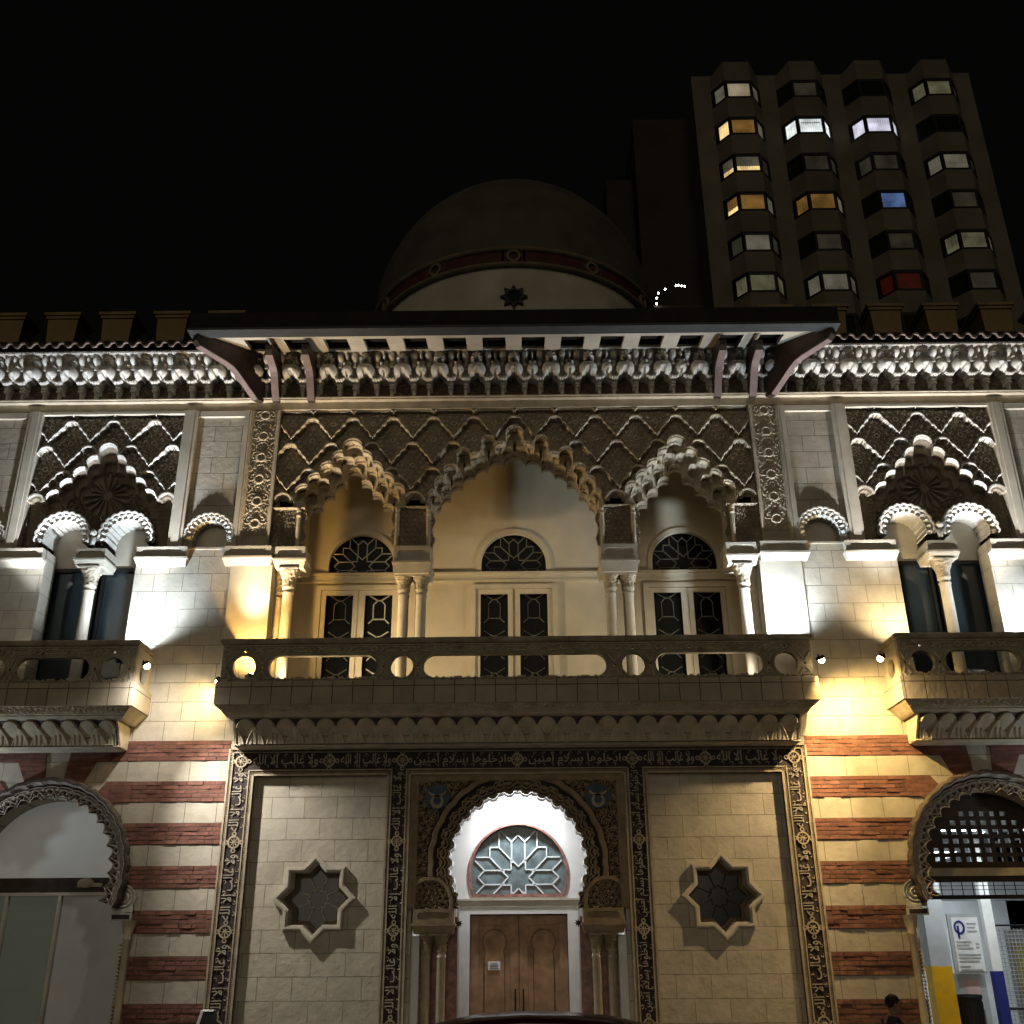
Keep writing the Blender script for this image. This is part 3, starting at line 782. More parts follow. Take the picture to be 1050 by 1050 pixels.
for i, cx in enumerate(FX):
    fl = MB(); inner = fan_loop(cx, 10.30, 0.735, 10.50); fl.plate([fan_loop(cx, 10.28, 0.84, 10.50), inner], 1.86, 2.0)
    fo = fl.build('fanlight', M['plaster'], B)
    g = MB(); g.box(cx - 0.8, cx + 0.8, 2.02, 2.03, 10.2, 11.4); g.build('fanlight_pane', M['blackglass'], fo)
    ins = lambda p: p[1] > 10.30 and (abs(p[0] - cx) < 0.735 if p[1] < 10.5 else math.hypot(p[0] - cx, p[1] - 10.5) < 0.735)
    b_ = MB(); bars(b_, petals(cx, 10.50, 0.80, ins), 1.985, 2.018, 0.009); b_.build('glazing_lattice', M['leaddim'] if i == 0 else M['leadshade'], fo)
    d = MB()
    d.box(cx - 0.98, cx - 0.86, 1.83, 1.9, 6.95, 9.98); d.box(cx + 0.86, cx + 0.98, 1.83, 1.9, 6.95, 9.98); d.box(cx - 0.859, cx + 0.859, 1.83, 1.9, 9.88, 9.98)
    do = d.build('balcony_door', M['doorpaint'], B)
    for sg in (-1, 1):
        a, b = sorted((cx + sg * 0.03, cx + sg * 0.855))
        l = MB(); l.plate([[(a, 6.96), (b, 6.96), (b, 9.87), (a, 9.87)], [(a + 0.105, 7.2), (b - 0.105, 7.2), (b - 0.105, 9.77), (a + 0.105, 9.77)]], 1.87, 1.93)
        lo = l.build('door_leaf', M['doorpaint'], do)
        g = MB(); g.box(a + 0.02, b - 0.02, 2.02, 2.03, 7.0, 9.8); g.build('door_pane', M['blackglass'], do)
        lt = MB(); c = (a + b) / 2; segs = []
        for zc in (7.75, 8.6, 9.45):
            o8 = [(c - .13, zc - .22), (c + .13, zc - .22), (c + .13, zc + .12), (c + .04, zc + .22), (c - .04, zc + .22), (c - .13, zc + .12), (c - .13, zc - .22)]
            segs += list(zip(o8, o8[1:])); segs += [((c - .23, zc + .34), (c - .04, zc + .22)), ((c + .23, zc + .34), (c + .04, zc + .22)), ((c - .13, zc - .22), (c - .23, zc - .32)), ((c + .13, zc - .22), (c + .23, zc - .32))]
        bars(lt, segs, 1.99, 2.018, 0.008 if not (i == 0 and sg == 1) else 0.013); lt.build('door_lattice', M['leaddim'] if (i == 0 and sg == 1) else M['leadshade'], do)

# --- balconies
def ring3(cx, hw, d, z):
    return [(cx - hw, 0.0, z), (cx - hw, -d, z), (cx + hw, -d, z), (cx + hw, 0.0, z)]
def prof_sweep(m, cx, hw0, d0, prof):
    m.sweep([ring3(cx, hw0 + (d - d0), d, z) for d, z in prof])
def balcony(cx, hw, holes_, caps, tint):
    bal = MB(); D = 0.90
    bal.box(cx - hw + 0.05, cx + hw - 0.05, -0.84, 0.0, 6.82, 6.94)
    root = bal.build('balcony', M['smooth'], B)
    # parapet front with pierced openings
    loops = [[(cx - hw, 7.09), (cx + hw, 7.09), (cx + hw, 7.83), (cx - hw, 7.83)]]
    zc = 7.375
    edges = []
    for (a, b) in holes_:
        r = 0.222
        loops.append(arc(b - r, zc, r, -90, 90, 18) + arc(a + r, zc, r, 90, 270, 18))
        edges += [a, b]
        mid = (a + b) / 2
        ds = [mid] if b - a < 0.6 else [mid - (b - a) * 0.17, mid + (b - a) * 0.17]
        for x in ds:
            for zz in (7.70, 7.115 + 0.03):
                loops.append([(x - 0.032, zz), (x, zz - 0.032), (x + 0.032, zz), (x, zz + 0.032)])
    edges = [cx - hw] + sorted(edges) + [cx + hw]
    for i in range(0, len(edges), 2):
        x = (edges[i] + edges[i + 1]) / 2
        loops.append([(x - 0.028, zc), (x, zc - 0.028), (x + 0.028, zc), (x, zc + 0.028)])
    p = MB(); p.plate(loops, -D, -D + 0.10); po = p.build('parapet', M['parapet'], root)
    # incised star-and-strap pattern around the openings
    pat = MB(); segs = []
    n = int(2 * hw / 0.20)
    for k in range(n):
        x0 = cx - hw + (k + 0.5) * 2 * hw / n
        for zz in (7.72, 7.125):
            if k % 3 == 0: segs += [((x0 - .09, zz - .05), (x0 + .09, zz + .05)), ((x0 - .09, zz + .05), (x0 + .09, zz - .05))]
            elif k % 3 == 1: segs += [((x0 - .08, zz - .045), (x0 + .08, zz - .045)), ((x0 - .08, zz + .045), (x0 + .08, zz + .045))]
            else: segs += [((x0, zz - .055), (x0 + .07, zz)), ((x0 + .07, zz), (x0, zz + .055)), ((x0, zz + .055), (x0 - .07, zz)), ((x0 - .07, zz), (x0, zz - .055))]
    segs += [((cx - hw + .03, 7.63), (cx + hw - .03, 7.63)), ((cx - hw + .03, 7.80), (cx + hw - .03, 7.80)), ((cx - hw + .03, 7.20 - .13), (cx + hw - .03, 7.20 - .13))][1:2]
    for i in range(0, len(edges), 2):
        a, b = edges[i], edges[i + 1]; mx_ = (a + b) / 2
        if b - a < 0.9:
            segs += [((a + .03, zc - .2), (mx_, zc - .06)), ((mx_, zc - .06), (b - .03, zc - .2)), ((a + .03, zc + .2), (mx_, zc + .06)), ((mx_, zc + .06), (b - .03, zc + .2))]
    bars(pat, segs, -D - 0.020, -D + 0.001, 0.011)
    for i in range(0, len(edges), 2):
        a, b = edges[i], edges[i + 1]; mx_ = (a + b) / 2
        if b - a > 0.12:
            for zz in (7.68, 7.165):
                pat.plate([arc(mx_, zz, 0.062, 0, 345, 20), arc(mx_, zz, 0.046, 0, 340, 16)], -D - 0.018, -D + 0.001)
    pat.build('strapwork', M['strap'], po)
    # moulded rim of each opening
    rim = MB()
    for (a, b) in holes_:
        r = 0.222
        o = arc(b - r, zc, r + 0.03, -90, 90, 18) + arc(a + r, zc, r + 0.03, 90, 270, 18)
        i_ = arc(b - r, zc, r, -90, 90, 18) + arc(a + r, zc, r, 90, 270, 18)
        rim.plate([o, i_], -D - 0.014, -D + 0.002)
    rim.build('opening_rim', M['parapet'], po)
    # side parapets, each with a round opening
    for sg in (-1, 1):
        e = MB(); x = cx + sg * hw
        lp = [[(0.0, 7.09), (D - 0.10, 7.09), (D - 0.10, 7.83), (0.0, 7.83)], arc(0.42, zc, 0.19, 0, 345, 23)]
        e.plate(lp, 0, 0.10, xf=lambda P_, x=x, sg=sg: (x - sg * P_[1], -P_[0] + 0.0, P_[2]))
        e.build('side_parapet', M['carved'], root)
    # rail
    r_ = MB(); prof_sweep(r_, cx, hw, D, [(D - 0.14, 7.83), (D + 0.03, 7.83), (D + 0.05, 7.86), (D + 0.05, 7.92), (D + 0.02, 7.945), (D - 0.14, 7.945), (D - 0.14, 7.83)]); r_.build('rail', M['parapet'], root)
    # plinth course of squared blocks
    pl = MB(); prof_sweep(pl, cx, hw + 0.06, D + 0.06, [(D - 0.1, 7.10), (D + 0.05, 7.10), (D + 0.06, 7.08), (D + 0.06, 6.66), (D - 0.1, 6.66)])
    plo = pl.build('plinth_course', caps, root)
    # carved cove under the plinth
    nx = int(2 * hw / 0.012); U_, V = np.meshgrid(np.linspace(-1, 1, nx), np.linspace(0, 1, 26))
    d_ = D + 0.04 - 0.20 * V ** 0.8; z_ = 6.66 - 0.205 * V
    bul = 0.03 * np.sin(V * PI) + np.where((V > 0.1) & (V < 0.62), 0.022 * arabesque(U_ * hw, V * 0.21, 0.12), 0) - np.where((V > 0.68) & (V < 0.76), 0.03, 0)
    hwv = hw + (d_ - D)
    grid_mesh('carved_cove', cx + U_ * hwv, -(d_ + bul), z_, np.ones(U_.shape, bool), M['carved'], root)
    sc_ = MB(); prof_sweep(sc_, cx, hw, D, [(D + 0.04, 6.66), (D - 0.05, 6.58), (D - 0.16, 6.47), (D - 0.20, 6.441), (D - 0.55, 6.441)]); sc_.build('cove_return', M['carved'], root)
    # scale corbel band
    hb = hw - 0.30; hb2 = hb
    ns = int(round(2 * hb / 0.385)); per = 2 * hb / ns
    nx = int(2 * hb / 0.011); U_, V = np.meshgrid(np.linspace(-hb, hb, nx), np.linspace(0, 1, 56))
    z_ = 6.0 + 0.44 * V
    base = 0.40 + 0.30 * V ** 1.6
    u1 = (U_ + hb) % per - per / 2
    rb = np.sqrt((u1 / (per * 0.47)) ** 2 + ((V - 0.64) / 0.35) ** 2)
    bulb = np.where(rb < 1, 0.075 * np.sqrt(np.clip(1 - rb ** 4, 0, 1)) + 0.022 * np.exp(-((rb - 0.86) / 0.07) ** 2), 0)
    u2 = (U_ + hb + per / 2) % per - per / 2
    wl = per * 0.50 * np.clip(1 - (V / 0.72) ** 1.5, 0, 1)
    tt = np.abs(u2) / np.maximum(wl, 0.01)
    leaf = np.where((wl > 0.012) & (tt < 1), 0.075 + 0.035 * np.sqrt(np.clip(1 - tt ** 2, 0, 1)) + 0.018 * np.exp(-((tt - 0.84) / 0.10) ** 2), 0)
    leaf = leaf - np.where((np.abs(np.abs(u2) - 0.045) < 0.012) & (V < 0.42), 0.03, 0)
    hgt = np.maximum(bulb, leaf)
    hgt = np.maximum(hgt, np.where(np.abs(u1) < per * 0.10, 0.035, 0) * (V < 0.4))
    grid_mesh('scale_corbel_band', cx + U_, -(base + hgt), z_, np.ones(U_.shape, bool), M['carved'], root, mat2=M['shadeground'], sel=hgt < 0.012)  # gaps between the scales painted dark as recess shade
    for sg in (-1, 1):
        en = MB(); pr = [(0.40 + 0.30 * (k / 10) ** 1.6 + 0.04 * math.sin(PI * k / 10), 6.0 + 0.044 * k) for k in range(11)]
        en.plate([[(0.0, 6.0)] + pr + [(0.0, 6.44)]], -0.0, 0.04, xf=lambda P_, sg=sg: (cx + sg * (hb2 - 0.0 + P_[1]), -P_[0], P_[2]))
        en.build('corbel_end', M['carved'], root)
    bm = MB(); prof_sweep(bm, cx, hb + 0.02, 0.44, [(0.10, 6.0), (0.45, 6.0), (0.46, 5.985), (0.42, 5.97), (0.36, 5.955), (0.0, 5.955)]); bm.build('base_moulding', M['carved'], root)
    return root
plinth = brick_mat('squared_plinth_blocks', (0.47, 0.40, 0.30), (0.40, 0.345, 0.26), (0.10, 0.08, 0.06), 0.385, 3.0, 0.008, 5.0, 0.02)
plinth.node_tree.nodes['Brick Texture'].offset = 0
balcony(0.0, 5.64, [(-5.42, -4.98), (-4.74, -2.66), (-2.40, -1.97), (-1.77, 1.72), (2.02, 2.46), (2.66, 4.70), (4.92, 5.36)], plinth, 0)
for s in (-1, 1):
    hs = [(-7.96, -7.51), (-9.59, -8.17), (-10.25, -9.80)]
    balcony(BX * s, 1.58, sorted([tuple(sorted((a * -s, b * -s))) for a, b in hs]), plinth, 1)

# --- cornice: repeated niche unit, 0.83 m wide
def cornice_fn(X, Z):
    P = 0.415
    Y = np.where(Z < 14.08, 0.03, 0.0)
    ar = arabesque(np.abs(X), Z, 0.11)
    Y = Y + np.where(Z < 14.08, 0.022 * ar, 0)
    # colonnettes
    for cx in (-0.25, 0.25):
        d = np.clip(1 - ((X - cx) / 0.038) ** 2, 0, 1)
        Y = np.where((d > 0) & (Z < 14.02), -0.03 - 0.05 * np.sqrt(d), Y)
        blk = (np.abs(X - cx) < 0.065) & (((Z > 13.93) & (Z < 13.97)) | ((Z > 14.0) & (Z < 14.05)))
        Y = np.where(blk, -0.13, Y)
    # star shelf
    uc = np.minimum(np.abs(X - 0.25), np.abs(X + 0.25))
    bow = (uc < 0.115) & (Z > 14.075 + 0.03 * np.abs(np.sin(uc * PI / 0.058))) & (Z < 14.125 + 0.5 * uc * (uc < 0.115))
    Y = np.where(Z >= 14.07, -0.03, Y)
    Y = np.where(bow, -0.26, Y)
    # big niche head reaching into the big bulb
    zt = 14.34 + 0.03 * np.cos(X * 2 * PI / 0.19)
    big = np.clip(1 - (np.abs(X) / 0.20) ** 3.2 - np.where(Z < 14.32, np.abs((Z - 14.32) / 0.19) ** 2.2, np.abs((Z - 14.32) / (0.125 + 0.02 * np.abs(np.sin(X * PI / 0.2)))) ** 3), 0, 1) ** 0.45
    Y = np.where(big > 0, np.minimum(Y, -0.22 - 0.22 * big), Y)
    nich = (np.abs(X) < 0.17) & (Z < 14.06 + 0.17 * np.sqrt(np.clip(1 - (X / 0.17) ** 2, 0, 1)))
    nich |= (np.abs(X) < 0.06) & (Z < 14.30 - 0.3 * np.abs(X))
    nich &= Z > 13.9
    Y = np.where(nich, 0.09 + 0.022 * ar, Y); dk = nich | (Z < 13.9)
    for cx in (-P, P):
        sm = np.sqrt(np.clip(1 - ((X - cx) / 0.125) ** 2 - ((Z - 14.33) / 0.15) ** 2, 0, 1))
        Y = np.where(sm > 0, np.minimum(Y, -0.22 - 0.17 * sm), Y)
        n2 = (np.abs(X - cx) < 0.12) & (Z < 14.04 + 0.10 * np.sqrt(np.clip(1 - ((X - cx) / 0.12) ** 2, 0, 1))) & (Z > 13.9)
        Y = np.where(n2, 0.08 + 0.02 * ar, Y); dk |= n2
        slot = (np.abs(X - cx) < 0.028) & (Z < 14.28) & (Z > 14.15)
        Y = np.where(slot, -0.16, Y)
        knob = np.sqrt(np.clip(1 - ((np.abs(X - cx) - 0.055) / 0.04) ** 2 - ((Z - 14.49) / 0.035) ** 2, 0, 1))
        Y = np.where(knob > 0, np.minimum(Y, -0.30 - 0.05 * knob), Y)
    # upper arcade
    Y = np.where((Z > 14.50) & (Y > -0.30), -0.10, Y)
    for cx, rx, rz in ((-0.255, 0.072, 0.125), (0.255, 0.072, 0.125), (-P, 0.032, 0.09), (P, 0.032, 0.09)):
        e = np.sqrt(np.clip(1 - ((X - cx) / rx) ** 2 - ((Z - 14.65) / rz) ** 2, 0, 1))
        Y = np.where(e > 0, np.minimum(Y, -0.30 - 0.11 * e), Y)
        st = (np.abs(X - cx) < rx * 0.55) & (Z > 14.40) & (Z < 14.62)
        Y = np.where(st, np.minimum(Y, -0.27), Y)
    rr = np.hypot(X, (Z - 14.60) * 0.95)
    sh = rr < 0.135
    shell = -0.30 - 0.09 * np.sqrt(np.clip(1 - (rr / 0.135) ** 2, 0, 1)) + 0.02 * np.cos(10 * np.arctan2(Z - 14.56, X))
    Y = np.where(sh, shell, Y)
    Y = np.where((np.hypot(X, Z - 14.52) < 0.045), -0.16, Y)
    Y = np.where(Z > 14.745, -0.42, Y)
    return Y, np.ones(X.shape, bool), dk & (Y > -0.02) & (Y < 0.2)
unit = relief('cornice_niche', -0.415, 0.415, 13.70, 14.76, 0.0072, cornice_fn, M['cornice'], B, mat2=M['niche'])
for k in range(-17, 18):
    if k: copy_part(unit, B, dx=0.83 * k)
bead = MB(); nb = 620
bead.box(-14.6, 14.6, -0.36, 0.05, 14.762, 14.80)
for k in range(nb):
    x = -14.6 + 29.2 * (k + 0.5) / nb
    bead.hexa([(x - .026, -0.43, 14.755), (x + .000, -0.43, 14.755), (x + .000, -0.36, 14.755), (x - .026, -0.36, 14.755)], [(x - .004, -0.43, 14.795), (x + .022, -0.43, 14.795), (x + .022, -0.36, 14.795), (x - .004, -0.36, 14.795)])
bead.build('rope_moulding', M['cornice'], B)
# wavy tile eaves over the side bays
for s in (-1, 1):
    xs = np.linspace(6.9, 14.6, 500)
    wv = 0.058 * (1 + np.tanh(1.8 * np.cos(2 * PI * xs / 0.29)))
    rows = []
    t = MB()
    top = [[(x * s, -0.50, 14.86 + w_ + 0.045) for x, w_ in zip(xs, wv)], [(x * s, 0.3, 15.16 + w_ + 0.032) for x, w_ in zip(xs, wv)]]
    bot = [[(x * s, -0.50, 14.86 + w_) for x, w_ in zip(xs, wv)], [(x * s, 0.3, 15.16 + w_) for x, w_ in zip(xs, wv)]]
    if s > 0: t.sweep([bot[1], bot[0], top[0], top[1]])
    else: t.sweep([top[1], top[0], bot[0], bot[1]])
    t.build('roof_tiles', M['tile'], B)
    q = MB(); a, b = sorted((6.92 * s, 14.6 * s)); q.box(a, b, -0.40, 0.04, 14.801, 14.85); q.build('eave_board', M['blackwood'], B)

# --- merlons
def merlon():
    q = MB()
    q.hexa([(-0.33, 0.0, 0), (0.33, 0.0, 0), (0.33, 0.6, 0), (-0.33, 0.6, 0)], [(-0.37, -0.02, 0.62), (0.37, -0.02, 0.62), (0.37, 0.62, 0.62), (-0.37, 0.62, 0.62)])
    q.box(-0.41, 0.41, -0.06, 0.66, 0.621, 0.70); q.box(-0.45, 0.45, -0.10, 0.70, 0.701, 0.78)
    return q.build('merlon', M['merlon'], B)
m0 = merlon(); m0.location = (-11.0, 1.0, 16.0)
for k in range(-3, 20):
    if k == 0: continue
    x = -11.0 + 1.335 * k
    if abs(x) < 14.6 and abs(x) > 6.2: copy_part(m0, B, dx=1.335 * k)
q = MB()
for s in (-1, 1):
    a, b = sorted((6.0 * s, 15.0 * s)); q.box(a, b, 1.0, 1.7, 15.0, 15.99)
q.build('attic_parapet', M['blackwood'], B)

# --- big eave over the centre
EY = -1.75; EX = 6.86
ev = MB()
ev.hexa([(-EX, EY, 14.50), (EX, EY, 14.50), (EX, EY + 0.10, 14.50), (-EX, EY + 0.10, 14.50)], [(-EX, EY, 14.88), (EX, EY, 14.88), (EX, EY + 0.10, 14.88), (-EX, EY + 0.10, 14.88)])
for s in (-1, 1):
    a, b = sorted(((EX - 0.10) * s, EX * s)); ev.hexa([(a, EY + .101, 14.50), (b, EY + .101, 14.50), (b, 0.0, 14.81), (a, 0.0, 14.81)], [(a, EY + .101, 14.88), (b, EY + .101, 14.88), (b, 0.0, 15.2), (a, 0.0, 15.2)])
eave = ev.build('eave', M['blackwood'], B)
q = MB(); q.hexa([(-EX - .02, EY - 0.02, 14.44), (EX + .02, EY - 0.02, 14.44), (EX + .02, EY + 0.30, 14.45), (-EX - .02, EY + 0.30, 14.45)], [(-EX - .02, EY - .02, 14.498), (EX + .02, EY - .02, 14.498), (EX + .02, EY + .30, 14.50), (-EX - .02, EY + .30, 14.50)])
for s in (-1, 1):
    a, b = sorted(((EX - 0.18) * s, (EX + 0.02) * s)); q.hexa([(a, EY + .301, 14.46), (b, EY + .301, 14.46), (b, -0.42, 14.74), (a, -0.42, 14.74)], [(a, EY + .301, 14.52), (b, EY + .301, 14.52), (b, -0.42, 14.80), (a, -0.42, 14.80)])
q.build('fascia_edge', M['fasciaedge'], eave)
# roof slab above
q = MB(); q.hexa([(-EX + .1, EY + .101, 14.80), (EX - .1, EY + .101, 14.80), (EX - .1, 0.9, 15.35), (-EX + .1, 0.9, 15.35)], [(-EX + .1, EY + .101, 14.88), (EX - .1, EY + .101, 14.88), (EX - .1, 0.9, 15.45), (-EX + .1, 0.9, 15.45)])
q.build('eave_roof', M['blackwood'], eave)
# soffit: cream boards and rafters, dark coffers between
def sof_z(y): return 14.47 + (y - EY) * 0.20
loops = [[(-EX + .185, 0.125), (EX - .185, 0.125), (EX - .185, 1.42), (-EX + .185, 1.42)]]
for k in range(-10, 10):
    x = (k + 0.5) * 0.862
    if abs(x) < 6.2: loops.append([(x - 0.255, 0.62), (x + 0.255, 0.62), (x + 0.255, 1.34), (x - 0.255, 1.34)])
for s in (-1, 1):
    pass
sf = MB(); sf.plate(loops, 0, 0.10, xf=lambda p: (p[0], EY + p[2], sof_z(EY + p[2]) + p[1]))
sf.build('soffit', M['soffit'], eave)
q = MB(); q.add([(-EX + .2, EY + .13, sof_z(EY) + .24), (EX - .2, EY + .13, sof_z(EY) + .24), (EX - .2, -0.2, sof_z(-.2) + .24), (-EX + .2, -0.2, sof_z(-.2) + .24)], [(0, 1, 2, 3)])
q.build('coffer_board', M['blackwood'], eave)

# timber brackets
def bracket(x, y, ang, length):
    prof = [(0.0, 13.60), (0.10, 13.60), (0.42, 14.02), (0.50, 14.10), (0.62, 14.14), (1.0, 14.20), (1.06, 14.30), (1.06, 14.42), (0.0, 14.78)]
    prof = [(d * length, z) for d, z in prof]
    ca, sa = math.cos(ang), math.sin(ang)
    q = MB(); q.plate([prof], -0.075, 0.075, xf=lambda p: (x + p[0] * ca - p[1] * sa, y + p[0] * sa + p[1] * ca, p[2]))
    o = q.build('bracket', M['darkwood'], eave)
    # painted lower edge
    e = MB()
    for (d0, z0), (d1, z1) in ((prof[1], prof[2]), (prof[2], prof[3]), (prof[3], prof[4]), (prof[4], prof[5])):
        L = []
        for d, z in ((d0, z0), (d1, z1)):
            for w_ in (-0.08, 0.08): L.append((x + d * ca - w_ * sa, y + d * sa + w_ * ca, z - 0.004))
        up = [(a, b, c + 0.03) for a, b, c in L]
        e.hexa([L[0], L[2], L[3], L[1]], [up[0], up[2], up[3], up[1]])
    e.build('painted_edge', M['mauve'], o)
    k = MB(); k.box(-0.11, 0.11, -0.10, 0.0, 14.02, 14.16); k.hexa([(-0.05, -0.08, 13.86), (0.05, -0.08, 13.86), (0.05, 0.0, 13.86), (-0.05, 0.0, 13.86)], [(-0.10, -0.10, 14.02), (0.10, -0.10, 14.02), (0.10, 0.0, 14.02), (-0.10, 0.0, 14.02)])
    return o
for s in (-1, 1):
    for x in (5.28, 4.50):
        bracket(x * s, -0.10, -PI / 2, 1.05)
    bracket(5.62 * s, -0.12, -PI / 2 + s * math.radians(38), 1.75)

# --- dome on its drum
DC = (0.0, 8.0)
R0 = 4.5
prof = [(R0, 20.62)] + [(R0 * math.cos(t) ** 0.94 if t < PI / 2 - 1e-6 else 0.0, 20.62 + 4.85 * math.sin(t) * (1 + 0.05 * math.sin(t) ** 6)) for t in [PI / 2 * k / 40 for k in range(1, 41)]]
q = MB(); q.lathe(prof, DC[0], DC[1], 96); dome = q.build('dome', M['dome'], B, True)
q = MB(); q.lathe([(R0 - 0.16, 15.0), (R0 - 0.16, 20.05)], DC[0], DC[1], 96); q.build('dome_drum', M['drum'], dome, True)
q = MB(); q.lathe([(R0 - .16, 20.0), (R0 + .02, 20.02), (R0 + .02, 20.10), (R0 - .06, 20.12)], DC[0], DC[1], 96); q.lathe([(R0 - .06, 20.50), (R0 + .04, 20.52), (R0 + .04, 20.61), (R0 - .02, 20.63)], DC[0], DC[1], 96)
q.build('dome_band_rim', M['bandgold'], dome, True)
q = MB(); q.lathe([(R0 - .06, 20.121), (R0 - .06, 20.499)], DC[0], DC[1], 96); q.build('dome_band', M['redband'], dome, True)
for k in range(12):
    a = -PI / 2 + 2 * PI * k / 12
    q = MB(); c, s_ = math.cos(a), math.sin(a)
    q.plate([arc(0, 0, 0.21, 0, 350, 24), arc(0, 0, 0.13, 0, 345, 18)], -0.05, 0.03, xf=lambda p: (DC[0] + (R0 - .04) * c - p[0] * s_ - p[1] * c, DC[1] + (R0 - .04) * s_ + p[0] * c - p[1] * s_, 20.31 + p[2]))
    for da in (-0.05, 0.05):
        q.plate([[(-0.03, -.18), (0.03, -.18), (0.03, .18), (-0.03, .18)]], -0.01, 0.03, xf=lambda p: (DC[0] + (R0 - .04) * math.cos(a + da * 1.35) - p[0] * s_, DC[1] + (R0 - .04) * math.sin(a + da * 1.35) + p[0] * c, 20.31 + p[2]))
    q.build('dome_band_ring', M['bandgold'], dome)
q = MB(); q.plate([star_pts(0, 19.0, 0.38, 0.62), star_pts(0, 19.0, 0.22)], 3.56, 3.72); so = q.build('drum_star_window', M['iron'], dome)
q = MB(); q.plate([star_pts(0, 19.0, 0.22)], 3.60, 3.70); q.build('star_pane', M['glass'], so)

# --- portal frame with raised Arabic lettering
P1 = '\uFEED\uFEFB \uFECF\uFE8E\uFEDF\uFE90 \uFE87\uFEFB \uFE8D\uFEDF\uFEE0\uFEEA'
P2 = '\uFE8D\uFEA9\uFEA7\uFEE0\uFEEE\uFEEB\uFE8E \uFE91\uFEB4\uFEFC\uFEE1 \uFE81\uFEE3\uFEE8\uFEF4\uFEE6'
def text_mesh(txt):
    cu = bpy.data.curves.new('inscription_text', 'FONT'); cu.body = txt[::-1]; cu.resolution_u = 3; cu.extrude = 0.02; cu.offset = 0.006; cu.size = 1.0
    o = bpy.data.objects.new('inscription_text', cu); COL.objects.link(o)
    bpy.context.view_layer.update()
    me = bpy.data.meshes.new_from_object(o.evaluated_get(bpy.context.evaluated_depsgraph_get()))
    bpy.data.objects.remove(o); bpy.data.curves.remove(cu)
    v = np.array([p.co[:] for p in me.vertices]); f = [tuple(p.vertices) for p in me.polygons]
    v[:, 0] -= (v[:, 0].min() + v[:, 0].max()) / 2; v[:, 1] -= (v[:, 1].min() + v[:, 1].max()) / 2
    v[:, 2] = (v[:, 2] - v[:, 2].mean())
    return v, f, np.ptp(v[:, 0]), np.ptp(v[:, 1])
T1, T2 = text_mesh(P1), text_mesh(P2)
FY = -0.10
fr = MB()
def fbox(x0, x1, z0, z1, y0, y1=-0.0): fr.box(x0, x1, y0, y1, z0, z1)
for s in (-1, 1):
    a, b = sorted((5.03 * s, 5.545 * s)); fbox(a, b, 0, 5.999, FY)
    a, b = sorted((2.03 * s, 2.475 * s)); fbox(a, b, 0, 5.469, FY)
fbox(-5.029, 5.029, 5.47, 5.999, FY)
frame = fr.build('portal_frame', M['rope'], B)
lb = MB()
for s in (-1, 1):
    a, b = sorted((5.135 * s, 5.445 * s)); lb.box(a, b, FY - 0.004, FY - 0.0005, 0, 5.90)
    a, b = sorted((2.12 * s, 2.385 * s)); lb.box(a, b, FY - 0.004, FY - 0.0005, 0, 5.58)
lb.box(-5.13, 5.13, FY - 0.0045, FY - 0.0005, 5.585, 5.90)
lb.build('lettering_ground', M['letterback'], frame)
tr = MB()
def vline(x, z0, z1, w_=0.018, d=0.03): tr.box(x - w_, x + w_, FY - d, FY, z0, z1)
def hline(x0, x1, z, w_=0.018, d=0.028): tr.box(x0, x1, FY - d, FY, z - w_, z + w_)
for s in (-1, 1):
    vline(5.53 * s, 0, 5.985); vline(5.455 * s, 0, 5.91, 0.012); vline(5.125 * s, 0, 5.58, 0.012); vline(5.045 * s, 0, 5.485)
    vline(2.045 * s, 0, 5.485); vline(2.11 * s, 0, 5.575, 0.012); vline(2.395 * s, 0, 5.575, 0.012); vline(2.46 * s, 0, 5.485)
    # beaded cords
    for x, n, z1 in ((5.492, 190, 5.95), (5.085, 175, 5.5), (2.078, 175, 5.5), (2.427, 175, 5.5)):
        for k in range(n):
            z = z1 * (k + 0.5) / n
            tr.hexa([(x * s - .018, FY - .018, z - .013), (x * s + .018, FY - .018, z - .001), (x * s + .018, FY + .001, z - .001), (x * s - .018, FY + .001, z - .013)],
                    [(x * s - .018, FY - .018, z + .001), (x * s + .018, FY - .018, z + .013), (x * s + .018, FY + .001, z + .013), (x * s - .018, FY + .001, z + .001)])
hline(-5.5, 5.5, 5.982); hline(-5.44, 5.44, 5.912, 0.010)
for (a, b) in ((-5.11, -2.41), (-2.095, 2.095), (2.41, 5.11)): hline(a, b, 5.572, 0.010)
for (a, b) in ((-5.025, -2.48), (-2.025, 2.025), (2.48, 5.025)): hline(a, b, 5.487)
for k in range(330):
    x = -5.4 + 10.8 * (k + 0.5) / 330
    for zz in (5.947, 5.528):
        if zz < 5.6 and (2.1 < abs(x) < 2.42): continue
        tr.hexa([(x - .013, FY - .016, zz - .016), (x - .001, FY - .016, zz - .016), (x - .001, FY + .001, zz - .016), (x - .013, FY + .001, zz - .016)],
                [(x + .001, FY - .016, zz + .016), (x + .013, FY - .016, zz + .016), (x + .013, FY + .001, zz + .016), (x + .001, FY + .001, zz + .016)])
tr.build('frame_beading', M['trim'], frame)
def inscription(T, cx, cz, length, height, vertical):
    v, f, w_, h_ = T
    sx, sy = length / w_, height / h_
    if vertical: pts = [(cx - p[1] * sy, FY - 0.012 + p[2] * 0.5, cz + p[0] * sx) for p in v]
    else: pts = [(cx + p[0] * sx, FY - 0.012 + p[2] * 0.5, cz + p[1] * sy) for p in v]
    # keep the front side outward
    q = MB(); q.add([(p[0], 2 * (FY - 0.012) - p[1], p[2]) for p in pts], f)
    return q.build('inscription', M['letter'], frame)
